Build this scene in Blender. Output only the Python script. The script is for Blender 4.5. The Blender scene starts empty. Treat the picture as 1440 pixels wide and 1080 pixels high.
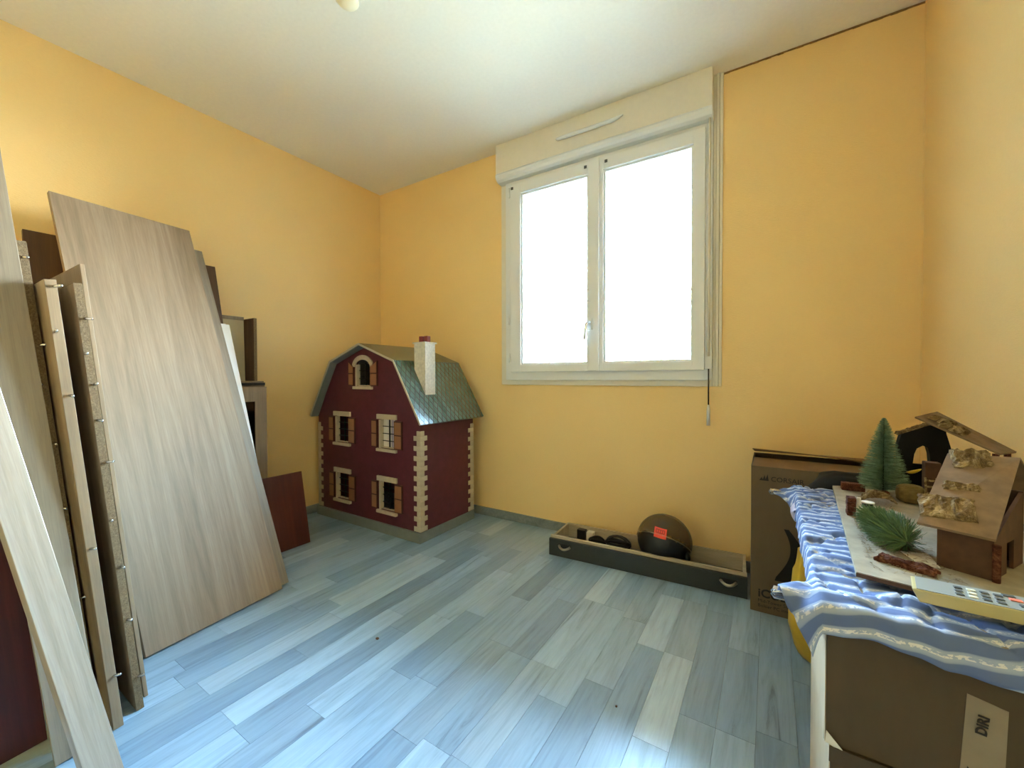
import bpy, bmesh, math, random
from mathutils import Vector, Matrix, noise
random.seed(7)
SC = bpy.context.scene
COL = SC.collection

# ------------------------------------------------------------------ camera
D, XL, XR, H = 2.3294, -2.7799, 0.5283, 2.5      # back wall, left wall, right wall, ceiling
YF = -0.75                                        # wall behind the camera
F_PX, YAW, PIT, ROLL, CAMH = 574.02, 0.563445, -0.0165706, -0.00210418, 0.97154
fwd = Vector((-math.sin(YAW) * math.cos(PIT), math.cos(YAW) * math.cos(PIT), math.sin(PIT)))
rt = Vector((math.cos(YAW), math.sin(YAW), 0)); up = rt.cross(fwd)
c_, s_ = math.cos(ROLL), math.sin(ROLL)
rt, up = c_ * rt + s_ * up, -s_ * rt + c_ * up
cd = bpy.data.cameras.new('camera'); cam = bpy.data.objects.new('camera', cd); COL.objects.link(cam)
cam.matrix_world = Matrix(((rt.x, up.x, -fwd.x, 0), (rt.y, up.y, -fwd.y, 0), (rt.z, up.z, -fwd.z, CAMH), (0, 0, 0, 1)))
cd.sensor_fit = 'HORIZONTAL'; cd.sensor_width = 36; cd.lens = 36 * F_PX / 1440; cd.clip_start = 0.02; cd.clip_end = 500
SC.camera = cam

# ------------------------------------------------------------------ sky, sun, exposure
SC.view_settings.view_transform = 'Standard'; SC.view_settings.look = 'None'
SC.view_settings.gamma = 1; SC.view_settings.use_curve_mapping = False
SC.view_settings.exposure = 2.1
SC.cycles.use_denoising = True
SC.cycles.max_bounces = 14; SC.cycles.diffuse_bounces = 8; SC.cycles.glossy_bounces = 4
SC.cycles.transparent_max_bounces = 12; SC.cycles.sample_clamp_indirect = 8
W = bpy.data.worlds.new('sky'); SC.world = W; W.use_nodes = True
nt = W.node_tree; nt.nodes.clear()
tc = nt.nodes.new('ShaderNodeTexCoord'); sx = nt.nodes.new('ShaderNodeSeparateXYZ')
rp = nt.nodes.new('ShaderNodeValToRGB'); bg = nt.nodes.new('ShaderNodeBackground'); wo = nt.nodes.new('ShaderNodeOutputWorld')
nt.links.new(tc.outputs['Generated'], sx.inputs[0]); nt.links.new(sx.outputs['Z'], rp.inputs[0])
nt.links.new(rp.outputs[0], bg.inputs[0]); nt.links.new(bg.outputs[0], wo.inputs[0])
els = rp.color_ramp.elements
els[0].position = 0.0; els[0].color = (0.92, 0.98, 1.0, 1)
els[1].position = 1.0; els[1].color = (0.30, 0.60, 1.12, 1)
for p_, c in ((0.16, (0.78, 0.94, 1.0, 1)), (0.34, (0.52, 0.78, 1.0, 1)), (0.6, (0.42, 0.74, 1.10, 1))):
    e = els.new(p_); e.color = c
bg.inputs[1].default_value = 34.0
sl = bpy.data.lights.new('sun', 'SUN'); sl.energy = 150.0; sl.angle = 0.01; sl.color = (1, 0.97, 0.92)
sun = bpy.data.objects.new('sun', sl); COL.objects.link(sun)
SA, SE = math.radians(9), math.radians(38)                        # sun low along the facade, from the right
sun.rotation_euler = Vector((math.cos(SE) * math.cos(SA), math.cos(SE) * math.sin(SA), math.sin(SE))).to_track_quat('Z', 'Y').to_euler()
# light portal in the window opening: guides sampling of the sky, gives off nothing itself
pd = bpy.data.lights.new('window_portal', 'AREA'); pd.shape = 'RECTANGLE'; pd.size = 1.2; pd.size_y = 1.3; pd.cycles.is_portal = True
po = bpy.data.objects.new('window_portal', pd); COL.objects.link(po); po.location = (-0.87, D + 0.06, 1.6); po.rotation_euler = (math.radians(-90), 0, 0)

# ------------------------------------------------------------------ helpers
def lin(r, g, b):
    f = lambda v: (v / 255 / 12.92) if v / 255 <= 0.04045 else ((v / 255 + 0.055) / 1.055) ** 2.4
    return (f(r), f(g), f(b), 1)

class Mat:
    """tiny node builder around a Principled material"""
    def __init__(s, name, col, rough=0.6, metal=0.0, spec=0.5):
        s.m = bpy.data.materials.new(name); s.m.use_nodes = True
        s.t = s.m.node_tree; s.b = s.t.nodes['Principled BSDF']
        s.b.inputs['Base Color'].default_value = col; s.b.inputs['Roughness'].default_value = rough
        s.b.inputs['Metallic'].default_value = metal; s.b.inputs['Specular IOR Level'].default_value = spec
    def n(s, typ, **kw):
        nd = s.t.nodes.new(typ)
        for k, v in kw.items():
            if k in nd.inputs: nd.inputs[k].default_value = v
            else: setattr(nd, k, v)
        return nd
    def l(s, a, b): s.t.links.new(a, b)
    def coord(s, scale=(1, 1, 1), kind='Object', rot=(0, 0, 0)):
        t = s.n('ShaderNodeTexCoord'); m = s.n('ShaderNodeMapping')
        m.inputs['Scale'].default_value = scale; m.inputs['Rotation'].default_value = rot
        s.l(t.outputs[kind], m.inputs['Vector']); return m.outputs[0]
    def noise(s, vec, scale, detail=4, rough=0.55, dist=0.0):
        n = s.n('ShaderNodeTexNoise'); n.inputs['Scale'].default_value = scale; n.inputs['Detail'].default_value = detail
        n.inputs['Roughness'].default_value = rough; n.inputs['Distortion'].default_value = dist
        s.l(vec, n.inputs['Vector']); return n.outputs['Fac']
    def ramp(s, fac, stops, interp='LINEAR'):
        r = s.n('ShaderNodeValToRGB'); r.color_ramp.interpolation = interp
        e = r.color_ramp.elements
        e[0].position, e[0].color = stops[0]; e[1].position, e[1].color = stops[-1]
        for p, c in stops[1:-1]:
            q = e.new(p); q.color = c
        s.l(fac, r.inputs[0]); return r.outputs[0]
    def mix(s, fac, a, b, mode='MIX'):
        m = s.n('ShaderNodeMix', data_type='RGBA', blend_type=mode)
        for i, v in ((0, fac), (6, a), (7, b)):
            if isinstance(v, (int, float)): m.inputs[i].default_value = v
            elif isinstance(v, tuple): m.inputs[i].default_value = v
            else: s.l(v, m.inputs[i])
        return m.outputs[2]
    def math(s, op, a, b=0.0):
        m = s.n('ShaderNodeMath', operation=op)
        for i, v in enumerate((a, b)):
            if isinstance(v, (int, float)): m.inputs[i].default_value = v
            else: s.l(v, m.inputs[i])
        return m.outputs[0]
    def color(s, o): s.l(o, s.b.inputs['Base Color'])
    def bump(s, h, strength=0.3, dist=0.002):
        b = s.n('ShaderNodeBump'); b.inputs['Strength'].default_value = strength; b.inputs['Distance'].default_value = dist
        s.l(h, b.inputs['Height']); s.l(b.outputs[0], s.b.inputs['Normal'])

def plain(name, rgb, rough=0.6, metal=0.0, var=0.0, scale=20, spec=0.5):
    m = Mat(name, lin(*rgb), rough, metal, spec)
    if var:
        c = lin(*rgb); v = m.coord()
        f = m.noise(v, scale)
        m.color(m.ramp(f, [(0.3, tuple(x * (1 - var) for x in c[:3]) + (1,)), (0.7, tuple(min(1, x * (1 + var)) for x in c[:3]) + (1,))]))
        m.bump(f, 0.15, 0.001)
    return m.m

def wood(name, c1, c2, c3, rough=0.45, axis=2, fine=1.0, spec=0.4):
    """streaky laminate grain running along one local axis"""
    m = Mat(name, lin(*c1), rough, 0, spec)
    sc = [1.0, 1.0, 1.0]; sc[axis] = 0.045
    v = m.coord(tuple(sc))
    oi = m.n('ShaderNodeObjectInfo'); ad = m.n('ShaderNodeVectorMath', operation='ADD'); m.l(v, ad.inputs[0])
    cb = m.n('ShaderNodeCombineXYZ')
    for i in range(3): m.l(m.math('MULTIPLY', oi.outputs['Random'], 17.3 + 9 * i), cb.inputs[i])
    m.l(cb.outputs[0], ad.inputs[1]); v = ad.outputs[0]
    a = m.noise(v, 17 * fine, 6, 0.62, 0.9); b = m.noise(v, 95 * fine, 5, 0.7, 0.5); g = m.noise(v, 340 * fine, 2, 0.6)
    big = m.ramp(a, [(0.3, lin(*c2)), (0.5, lin(*c1)), (0.72, lin(*c3))])
    st = m.ramp(b, [(0.35, (0.72, 0.72, 0.72, 1)), (0.6, (1, 1, 1, 1))])
    o = m.mix(0.55, big, st, 'MULTIPLY')
    st2 = m.ramp(g, [(0.3, (0.8, 0.8, 0.8, 1)), (0.6, (1, 1, 1, 1))])
    m.color(m.mix(0.4, o, st2, 'MULTIPLY')); m.bump(b, 0.12, 0.0008)
    return m.m

def ubox(bm, a, b):
    """axis aligned box from corner a to corner b"""
    (x0, y0, z0), (x1, y1, z1) = a, b
    v = [bm.verts.new(p) for p in ((x0, y0, z0), (x1, y0, z0), (x1, y1, z0), (x0, y1, z0), (x0, y0, z1), (x1, y0, z1), (x1, y1, z1), (x0, y1, z1))]
    for f in ((3, 2, 1, 0), (4, 5, 6, 7), (0, 1, 5, 4), (1, 2, 6, 5), (2, 3, 7, 6), (3, 0, 4, 7)): bm.faces.new([v[i] for i in f])
def hexa(bm, q0, q1):
    """box from two quads of four points each (bottom ccw, top ccw)"""
    v = [bm.verts.new(p) for p in list(q0) + list(q1)]
    for f in ((3, 2, 1, 0), (4, 5, 6, 7), (0, 1, 5, 4), (1, 2, 6, 5), (2, 3, 7, 6), (3, 0, 4, 7)): bm.faces.new([v[i] for i in f])
def slab(bm, quad, t):
    """quad of four points thickened by t against its normal"""
    q = [Vector(p) for p in quad]; n = (q[1] - q[0]).cross(q[3] - q[0]).normalized()
    hexa(bm, [p - n * t for p in q], q)
def prism(bm, pts, ax, a, b):
    """2d outline extruded along axis ax from a to b"""
    def P(u, v, w): return [(w, u, v), (u, w, v), (u, v, w)][ax]
    lo = [bm.verts.new(P(u, v, a)) for u, v in pts]; hi = [bm.verts.new(P(u, v, b)) for u, v in pts]
    bm.faces.new(lo); bm.faces.new(hi[::-1]); n = len(pts)
    for i in range(n): bm.faces.new((lo[i], hi[i], hi[(i + 1) % n], lo[(i + 1) % n]))
def tube(bm, pts, r, seg=8, caps=True):
    pts = [Vector(p) for p in pts]; rings = []
    rr = r if isinstance(r, (list, tuple)) else [r] * len(pts)
    ref = Vector((0.31, 0.17, 0.93))
    for i, p in enumerate(pts):
        d = (pts[min(i + 1, len(pts) - 1)] - pts[max(i - 1, 0)]).normalized()
        u = d.cross(ref)
        if u.length < 1e-3: u = d.cross(Vector((1, 0, 0)))
        u.normalize(); w = d.cross(u)
        rings.append([bm.verts.new(p + (u * math.cos(k / seg * math.tau) + w * math.sin(k / seg * math.tau)) * rr[i]) for k in range(seg)])
    for A, B in zip(rings, rings[1:]):
        for k in range(seg): bm.faces.new((A[k], A[(k + 1) % seg], B[(k + 1) % seg], B[k]))
    if caps: bm.faces.new(rings[0][::-1]); bm.faces.new(rings[-1])
def lathe(bm, prof, c=(0, 0, 0), seg=24):
    rings = []
    for r, z in prof:
        rings.append([bm.verts.new((c[0] + r * math.cos(k / seg * math.tau), c[1] + r * math.sin(k / seg * math.tau), c[2] + z)) for k in range(seg)])
    for A, B in zip(rings, rings[1:]):
        for k in range(seg): bm.faces.new((A[k], A[(k + 1) % seg], B[(k + 1) % seg], B[k]))
    bm.faces.new(rings[0][::-1]); bm.faces.new(rings[-1])
def ellipsoid(bm, c, r, seg=24, rings=14, zmin=-1.0, zmax=1.0):
    vs = []
    for i in range(rings + 1):
        ph = math.asin(zmin) + (math.asin(zmax) - math.asin(zmin)) * i / rings
        vs.append([bm.verts.new((c[0] + r[0] * math.cos(ph) * math.cos(k / seg * math.tau), c[1] + r[1] * math.cos(ph) * math.sin(k / seg * math.tau), c[2] + r[2] * math.sin(ph))) for k in range(seg)])
    for A, B in zip(vs, vs[1:]):
        for k in range(seg): bm.faces.new((A[k], A[(k + 1) % seg], B[(k + 1) % seg], B[k]))
def BM(fn=None, *a):
    b = bmesh.new()
    if fn: fn(b, *a)
    return b
def mesh(name, bm, mat, smooth=False, bevel=0.0):
    bmesh.ops.remove_doubles(bm, verts=bm.verts, dist=1e-6)
    if bevel:
        bmesh.ops.bevel(bm, geom=[e for e in bm.edges if len(e.link_faces) == 2 and e.calc_face_angle(0) > 0.6], offset=bevel, segments=2, affect='EDGES', profile=0.6)
    bmesh.ops.recalc_face_normals(bm, faces=bm.faces)
    me = bpy.data.meshes.new(name); bm.to_mesh(me); bm.free()
    me.materials.append(mat)
    if smooth:
        for p in me.polygons: p.use_smooth = True
    return me
def link(name, me, parent=None):
    o = bpy.data.objects.new(name, me); COL.objects.link(o)
    if parent: o.parent = parent
    return o
def wpos(o):
    v = Vector((0, 0, 0))
    while o: v += o.location; o = o.parent
    return v
def part(name, bm, mat, parent, smooth=False, bevel=0.0, label=None):
    """mesh given in world coordinates, hung under an unrotated parent"""
    off = wpos(parent)
    bmesh.ops.translate(bm, verts=bm.verts, vec=-off)
    o = link(name, mesh(name, bm, mat, smooth, bevel), parent)
    if label: o['label'] = label
    return o
def tag(o, label=None, cat=None, group=None, kind=None):
    if label: o['label'] = label
    if cat: o['category'] = cat
    if group: o['group'] = group
    if kind: o['kind'] = kind
    return o
def thing(name, loc, label, cat, group=None):
    o = bpy.data.objects.new(name, None); COL.objects.link(o); o.location = loc; o.empty_display_size = 0.05
    return tag(o, label, cat, group)
def single(name, bm, mat, loc, label, cat, group=None, smooth=False, bevel=0.0):
    """a thing that is one mesh, world coordinates, origin at loc"""
    bmesh.ops.translate(bm, verts=bm.verts, vec=-Vector(loc))
    o = link(name, mesh(name, bm, mat, smooth, bevel)); o.location = loc
    return tag(o, label, cat, group)
def struct(name, bm, mat, parent=None):
    o = link(name, mesh(name, bm, mat), parent)
    if not parent: o['kind'] = 'structure'
    return o
def text_mesh(name, txt, size, mat, depth=0.0006, bold=0.0):
    cu = bpy.data.curves.new(name, 'FONT'); cu.body = txt; cu.size = size; cu.extrude = depth; cu.offset = bold; cu.resolution_u = 3
    t = bpy.data.objects.new(name, cu); COL.objects.link(t)
    dg = bpy.context.evaluated_depsgraph_get(); me = bpy.data.meshes.new_from_object(t.evaluated_get(dg))
    bpy.data.objects.remove(t); bpy.data.curves.remove(cu)
    me.materials.clear(); me.materials.append(mat); me.name = name
    return me
def fbm(p, s, o=3):
    return noise.fractal(Vector(p) * s, 1.0, 2.0, o)

def lump(c, r, amp, sc, seg=28, rings=16, seed=0, flat=None):
    b = bmesh.new(); ellipsoid(b, (0, 0, 0), (1, 1, 1), seg, rings, -0.9999, 0.9999)
    for v in b.verts:
        d = v.co.copy(); k = 1 + amp * fbm(d + Vector((seed, 0, 0)), sc)
        e = Vector([math.copysign(abs(q) ** 0.7, q) for q in d])
        v.co = Vector(c) + Vector((e.x * r[0], e.y * r[1], e.z * r[2])) * k
        if flat is not None: v.co.z = max(v.co.z, flat)
    return b

# ------------------------------------------------------------------ materials
def make_wall():
    m = Mat('yellow_wall_fabric', lin(233, 190, 108), 0.5, 0, 0.5)
    v = m.coord((1, 1, 1))
    big = m.noise(v, 1.3, 3)
    sep = m.n('ShaderNodeSeparateXYZ'); m.l(v, sep.inputs[0])
    cb = m.n('ShaderNodeCombineXYZ')
    m.l(m.math('MULTIPLY', m.math('ADD', sep.outputs[0], sep.outputs[1]), 60.0), cb.inputs[0]); m.l(m.math('MULTIPLY', sep.outputs[2], 330.0), cb.inputs[2])
    weave = m.noise(cb.outputs[0], 1.0, 3, 0.6)
    base = m.ramp(big, [(0.25, lin(238, 206, 140)), (0.75, lin(243, 212, 148))])
    m.color(m.mix(0.10, base, m.ramp(weave, [(0.35, (0.75, 0.72, 0.65, 1)), (0.65, (1, 1, 1, 1))]), 'MULTIPLY'))
    m.bump(weave, 0.6, 0.002)
    return m.m
def make_floor():
    m = Mat('grey_blue_laminate', lin(150, 160, 165), 0.29, 0, 1.0)
    v = m.coord((1, 0.075, 1))
    oi = m.n('ShaderNodeObjectInfo'); ad = m.n('ShaderNodeVectorMath', operation='ADD'); m.l(v, ad.inputs[0])
    cb = m.n('ShaderNodeCombineXYZ')
    for i in range(3): m.l(m.math('MULTIPLY', oi.outputs['Random'], 31.7 + 13 * i), cb.inputs[i])
    m.l(cb.outputs[0], ad.inputs[1]); v2 = ad.outputs[0]
    base = m.ramp(oi.outputs['Random'], [(0.0, lin(114, 142, 164)), (0.25, lin(142, 172, 194)), (0.5, lin(164, 193, 211)), (0.75, lin(127, 155, 176)), (1.0, lin(186, 210, 223))])
    a = m.noise(v2, 24, 6, 0.66, 1.4); b = m.noise(v2, 110, 4, 0.65, 0.4)
    st = m.ramp(a, [(0.28, (0.34, 0.37, 0.40, 1)), (0.38, (0.78, 0.80, 0.82, 1)), (0.52, (1.0, 1.0, 1.0, 1)), (0.66, (1.12, 1.1, 1.06, 1)), (0.8, (0.82, 0.83, 0.85, 1))])
    o = m.mix(0.9, base, st, 'MULTIPLY')
    m.color(m.mix(0.3, o, m.ramp(b, [(0.3, (0.62, 0.63, 0.66, 1)), (0.6, (1, 1, 1, 1))]), 'MULTIPLY'))
    m.bump(b, 0.06, 0.0005)
    return m.m
def make_particle():
    m = Mat('raw_particleboard', lin(150, 122, 84), 0.85)
    v = m.coord()
    f = m.noise(v, 230, 4, 0.8); g = m.n('ShaderNodeTexVoronoi', Scale=320); m.l(v, g.inputs['Vector'])
    m.color(m.mix(0.5, m.ramp(f, [(0.3, lin(58, 44, 28)), (0.5, lin(106, 86, 58)), (0.68, lin(150, 130, 98))]), m.ramp(g.outputs['Distance'], [(0.0, lin(74, 58, 38)), (0.6, lin(136, 116, 84))])))
    m.bump(f, 0.6, 0.002); return m.m
def make_kraft(name, c, rough=0.75):
    m = Mat(name, lin(*c), rough, 0, 0.25); v = m.coord((1, 1, 0.35))
    f = m.noise(v, 26, 5, 0.65); k = tuple(x * 0.86 for x in lin(*c)[:3]) + (1,)
    m.color(m.ramp(f, [(0.3, k), (0.7, lin(*c))])); m.bump(f, 0.12, 0.001); return m.m
def make_glass(name='clear_glass', tint=(1, 1, 1, 1), refl=1.0, base_mix=0.0):
    mt = bpy.data.materials.new(name); mt.use_nodes = True; t = mt.node_tree; t.nodes.clear()
    tr = t.nodes.new('ShaderNodeBsdfTransparent'); tr.inputs[0].default_value = tint
    gl = t.nodes.new('ShaderNodeBsdfGlossy'); gl.inputs['Roughness'].default_value = 0.02
    fr = t.nodes.new('ShaderNodeFresnel'); fr.inputs[0].default_value = 1.45
    mx = t.nodes.new('ShaderNodeMixShader'); out = t.nodes.new('ShaderNodeOutputMaterial')
    ml = t.nodes.new('ShaderNodeMath'); ml.operation = 'MULTIPLY'; ml.inputs[1].default_value = refl
    t.links.new(fr.outputs[0], ml.inputs[0]); t.links.new(ml.outputs[0], mx.inputs[0])
    t.links.new(tr.outputs[0], mx.inputs[1]); t.links.new(gl.outputs[0], mx.inputs[2]); t.links.new(mx.outputs[0], out.inputs[0])
    return mt
def make_smoked():
    mt = bpy.data.materials.new('smoked_shell'); mt.use_nodes = True; t = mt.node_tree; b = t.nodes['Principled BSDF']
    b.inputs['Base Color'].default_value = lin(84, 74, 58); b.inputs['Roughness'].default_value = 0.3
    tr = t.nodes.new('ShaderNodeBsdfTransparent'); tr.inputs[0].default_value = (0.75, 0.66, 0.52, 1)
    mx = t.nodes.new('ShaderNodeMixShader'); mx.inputs[0].default_value = 0.55
    t.links.new(tr.outputs[0], mx.inputs[1]); t.links.new(b.outputs[0], mx.inputs[2]); t.links.new(mx.outputs[0], t.nodes['Material Output'].inputs[0])
    return mt
def make_cloth():
    m = Mat('blue_striped_cotton', lin(96, 124, 178), 0.85, 0, 0.2)
    uv = m.n('ShaderNodeUVMap', uv_map='UVMap'); sep = m.n('ShaderNodeSeparateXYZ'); m.l(uv.outputs[0], sep.inputs[0])
    fr = m.math('FRACT', m.math('DIVIDE', sep.outputs[1], 0.030))
    band = m.ramp(fr, [(0.0, lin(88, 106, 148)), (0.46, lin(92, 110, 152)), (0.52, lin(140, 155, 184)), (0.62, lin(150, 164, 190)), (0.88, lin(148, 162, 188)), (0.93, lin(140, 155, 184)), (0.98, lin(88, 106, 148))])
    row = m.ramp(fr, [(0.66, (0, 0, 0, 1)), (0.68, (1, 1, 1, 1)), (0.83, (1, 1, 1, 1)), (0.85, (0, 0, 0, 1))])
    v = m.n('ShaderNodeCombineXYZ'); m.l(m.math('MULTIPLY', sep.outputs[0], 150.0), v.inputs[0]); m.l(m.math('MULTIPLY', sep.outputs[1], 240.0), v.inputs[1])
    let = m.ramp(m.noise(v.outputs[0], 1.0, 2, 0.6), [(0.46, (0, 0, 0, 1)), (0.52, (1, 1, 1, 1))])
    m.color(m.mix(m.mix(1.0, row, let, 'MULTIPLY'), band, lin(206, 208, 210)))
    w = m.noise(m.coord(), 900, 2); m.bump(w, 0.15, 0.0006)
    return m.m
def make_roof():
    m = Mat('green_slate_roof', lin(70, 98, 88), 0.20, 0, 0.5); m.b.inputs['IOR'].default_value = 2.1
    v = m.coord()
    sep = m.n('ShaderNodeSeparateXYZ'); m.l(v, sep.inputs[0])
    def dia(sg):
        a = m.math('ADD', m.math('MULTIPLY', sep.outputs[1], 1.0), m.math('MULTIPLY', sep.outputs[2], 0.62 * sg))
        f = m.math('FRACT', m.math('MULTIPLY', a, 26.0)); return m.math('ABSOLUTE', m.math('SUBTRACT', f, 0.5))
    mn = m.math('MINIMUM', dia(1), dia(-1))
    ln = m.ramp(mn, [(0.0, (0, 0, 0, 1)), (0.05, (0, 0, 0, 1)), (0.09, (1, 1, 1, 1))])
    n = m.noise(v, 14, 5)
    base = m.ramp(n, [(0.3, lin(60, 88, 80)), (0.7, lin(82, 110, 98))])
    m.color(m.mix(ln, lin(40, 60, 56), base)); m.bump(ln, 0.5, 0.0012)
    return m.m
def make_bark(name, lo, mid, hi, sc=60):
    m = Mat(name, lin(*mid), 0.95, 0, 0.1); v = m.coord((1, 0.45, 1))
    f = m.noise(v, sc, 6, 0.75, 1.0)
    m.color(m.ramp(f, [(0.32, lin(*lo)), (0.5, lin(*mid)), (0.66, lin(*hi))])); m.bump(f, 0.9, 0.006); return m.m

M = dict(
    wall=make_wall(), floor=make_floor(), particle=make_particle(),
    ceiling=plain('white_ceiling_paint', (236, 234, 224), 0.9, var=0.02, scale=60, spec=0.2),
    underlay=plain('dark_joint', (70, 76, 78), 0.9),
    skirt=wood('grey_skirting', (132, 142, 143), (112, 122, 124), (150, 158, 156), 0.5, 1),
    white=plain('white_upvc', (224, 229, 232), 0.35, spec=0.5), white2=plain('white_paint', (222, 218, 204), 0.5, var=0.02, scale=40),
    render=plain('outside_render', (226, 222, 205), 0.9, var=0.05, scale=30), concrete=plain('weathered_concrete', (120, 118, 112), 0.9, var=0.08, scale=8),
    glass=make_glass(), metal=plain('bright_metal', (200, 200, 202), 0.25, 1.0), dmetal=plain('brushed_nickel', (176, 168, 150), 0.35, 1.0),
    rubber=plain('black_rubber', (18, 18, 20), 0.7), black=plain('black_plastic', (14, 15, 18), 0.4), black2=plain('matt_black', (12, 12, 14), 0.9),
    oak=wood('sonoma_oak', (146, 126, 102), (128, 110, 87), (160, 142, 118), 0.6, 2),
    oakg=wood('grey_oak', (142, 130, 112), (120, 107, 90), (160, 148, 128), 0.5, 2),
    oakd=wood('brown_oak', (148, 128, 102), (124, 105, 82), (164, 144, 117), 0.5, 2),
    pine=wood('light_oak_strip', (154, 140, 122), (138, 123, 103), (168, 156, 140), 0.26, 2, spec=0.9),
    brown=wood('dark_brown_veneer', (92, 64, 42), (70, 46, 30), (110, 80, 54), 0.5, 2),
    maho=wood('mahogany_veneer', (88, 36, 26), (70, 26, 20), (102, 46, 34), 0.4, 2),
    maho2=wood('dark_mahogany', (74, 30, 24), (56, 20, 18), (90, 40, 30), 0.4, 2),
    cream=plain('cream_panel', (196, 186, 158), 0.5, var=0.03, scale=15), whitep=plain('white_melamine', (236, 238, 240), 0.35),
    house=plain('dark_red_paint', (84, 31, 44), 0.6, var=0.16, scale=22), hcream=plain('cream_stone', (190, 178, 152), 0.75, var=0.06, scale=50),
    hplinth=plain('grey_plinth', (118, 126, 122), 0.7, var=0.06, scale=30), roof=make_roof(), shutter=plain('brown_shutter', (70, 34, 26), 0.6), shutter2=plain('tan_shutter_panel', (150, 104, 72), 0.6, var=0.05),
    chimney=plain('speckled_stone', (206, 202, 188), 0.7, var=0.16, scale=70), pot=plain('terracotta_pot', (110, 34, 28), 0.6),
    tray=plain('charcoal_front', (46, 52, 55), 0.55, var=0.05, scale=60), trayin=wood('pale_birch', (190, 178, 152), (172, 160, 136), (202, 190, 166), 0.5, 0),
    kraft=make_kraft('brown_cardboard', (128, 100, 70)), kraft2=make_kraft('dark_cardboard', (82, 70, 54)), kraft3=make_kraft('carton_board', (108, 92, 72)), kraft_lit=make_kraft('lit_cardboard', (190, 174, 146)),  # last one: window light on the boxes' left sides put into the colour
    ink=plain('black_ink', (30, 24, 20), 0.7), paper=plain('white_paper', (226, 222, 210), 0.7, var=0.03), cloth=make_cloth(),
    yellow=plain('yellow_plastic_bag', (190, 160, 52), 0.45, var=0.12, scale=18), pink=plain('pale_lining', (178, 170, 186), 0.8),
    bark=make_bark('cork_bark', (58, 42, 28), (122, 102, 72), (176, 158, 122)), barkr=make_bark('red_bark', (44, 24, 18), (92, 54, 40), (128, 84, 64), 90),
    cabin=plain('brown_board', (80, 54, 36), 0.85, var=0.3, scale=30), croof=plain('dusty_roof_board', (124, 102, 78), 0.9, var=0.22, scale=36),
    sand=plain('sanded_base', (148, 138, 118), 0.95, var=0.2, scale=26), snow=plain('white_gravel', (214, 214, 208), 0.9, var=0.08, scale=120),
    green=plain('frosted_green', (122, 150, 126), 0.8, var=0.35, scale=60), green2=plain('deep_green', (84, 112, 70), 0.8, var=0.3, scale=60), wire=plain('green_wire', (38, 52, 36), 0.6),
    birch=plain('birch_stick', (224, 220, 208), 0.8), moss=plain('moss_block', (104, 88, 50), 0.95, var=0.3, scale=50),
    remote=plain('ivory_plastic', (186, 176, 128), 0.4), remotef=plain('grey_faceplate', (140, 146, 144), 0.4), keyb=plain('dark_key', (78, 80, 78), 0.6), keyr=plain('salmon_key', (226, 128, 110), 0.5), keyl=plain('pale_key', (206, 206, 190), 0.5),
    shell=make_smoked(), sticker=plain('red_orange_sticker', (236, 72, 52), 0.5), stick2=plain('dull_red_print', (150, 40, 34), 0.5),
    grass=plain('outdoor_ground', (56, 61, 53), 0.95, var=0.2, scale=0.3), leaf=plain('tree_leaf', (96, 116, 62), 0.8, var=0.3, scale=2), trunk=plain('tree_trunk', (92, 76, 60), 0.9), crack=plain('brown_crack', (128, 98, 60), 0.95, var=0.35, scale=60), tape=plain('dull_paper_tape', (134, 122, 102), 0.6, var=0.06, scale=40),
    seam=plain('wall_seam', (236, 204, 140), 0.7), bulb=plain('opal_cover', (240, 234, 206), 0.35),
)

# ------------------------------------------------------------------ the room
WX0, WX1, WZ0, WZ1, WT = -1.46, -0.25, 0.955, 2.262, 0.29      # window opening, wall thickness
floor = struct('floor', BM(ubox, (XL - 0.1, YF - 0.1, -0.12), (XR + 0.1, D + 0.05, -0.0085)), M['underlay'])
PW = 0.0945
meshes = {}
k0 = int(math.floor((XL + 0.12) / PW)) - 1
rng = random.Random(21)
for k in range(k0, 8):
    x0 = max(-0.12 + k * PW, XL + 0.001); x1 = min(-0.12 + (k + 1) * PW, XR - 0.001)
    if x1 - x0 < 0.004: continue
    y = YF - rng.uniform(0.0, 0.4)
    ends = {-1: 1.24, 0: 1.24, -3: 1.49, -5: 1.665, -6: 1.21, -7: 1.207, -8: 0.762, -9: 1.523, -12: 0.53, -14: 0.805, 1: 1.29}
    ys = [YF]
    if k in ends:
        yy = ends[k]; back = [yy]
        while yy > YF + 0.2: yy -= rng.choice((0.42, 0.5, 0.58)); back.append(yy)
        ys = [YF] + sorted(v for v in back if v > YF + 0.12); yy = ends[k]
    else:
        yy = YF + rng.uniform(0.15, 0.5); ys.append(yy)
    while True:
        yy += rng.choice((0.40, 0.46, 0.55, 0.62))
        if yy > D - 0.15: break
        ys.append(yy)
    ys.append(D - 0.001)
    for ya, yb in zip(ys, ys[1:]):
        b = BM(ubox, (-(x1 - x0) / 2 + 0.0004, -(yb - ya) / 2 + 0.0004, -0.008), ((x1 - x0) / 2 - 0.0004, (yb - ya) / 2 - 0.0004, 0))
        o = link('plank', mesh('plank', b, M['floor']), floor); o.location = ((x0 + x1) / 2, (ya + yb) / 2, 0)
struct('ceiling', BM(ubox, (XL - 0.3, YF - 0.3, H), (XR + 0.3, D + WT, H + 0.25)), M['ceiling'])
struct('wall_left', BM(ubox, (XL - 0.2, YF - 0.2, -0.12), (XL, D + WT, H)), M['wall'])
struct('wall_right', BM(ubox, (XR, YF - 0.2, -0.12), (XR + 0.2, D + WT, H)), M['wall'])
b = bmesh.new()                                                 # back wall, yellow room side, with the window opening
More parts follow.
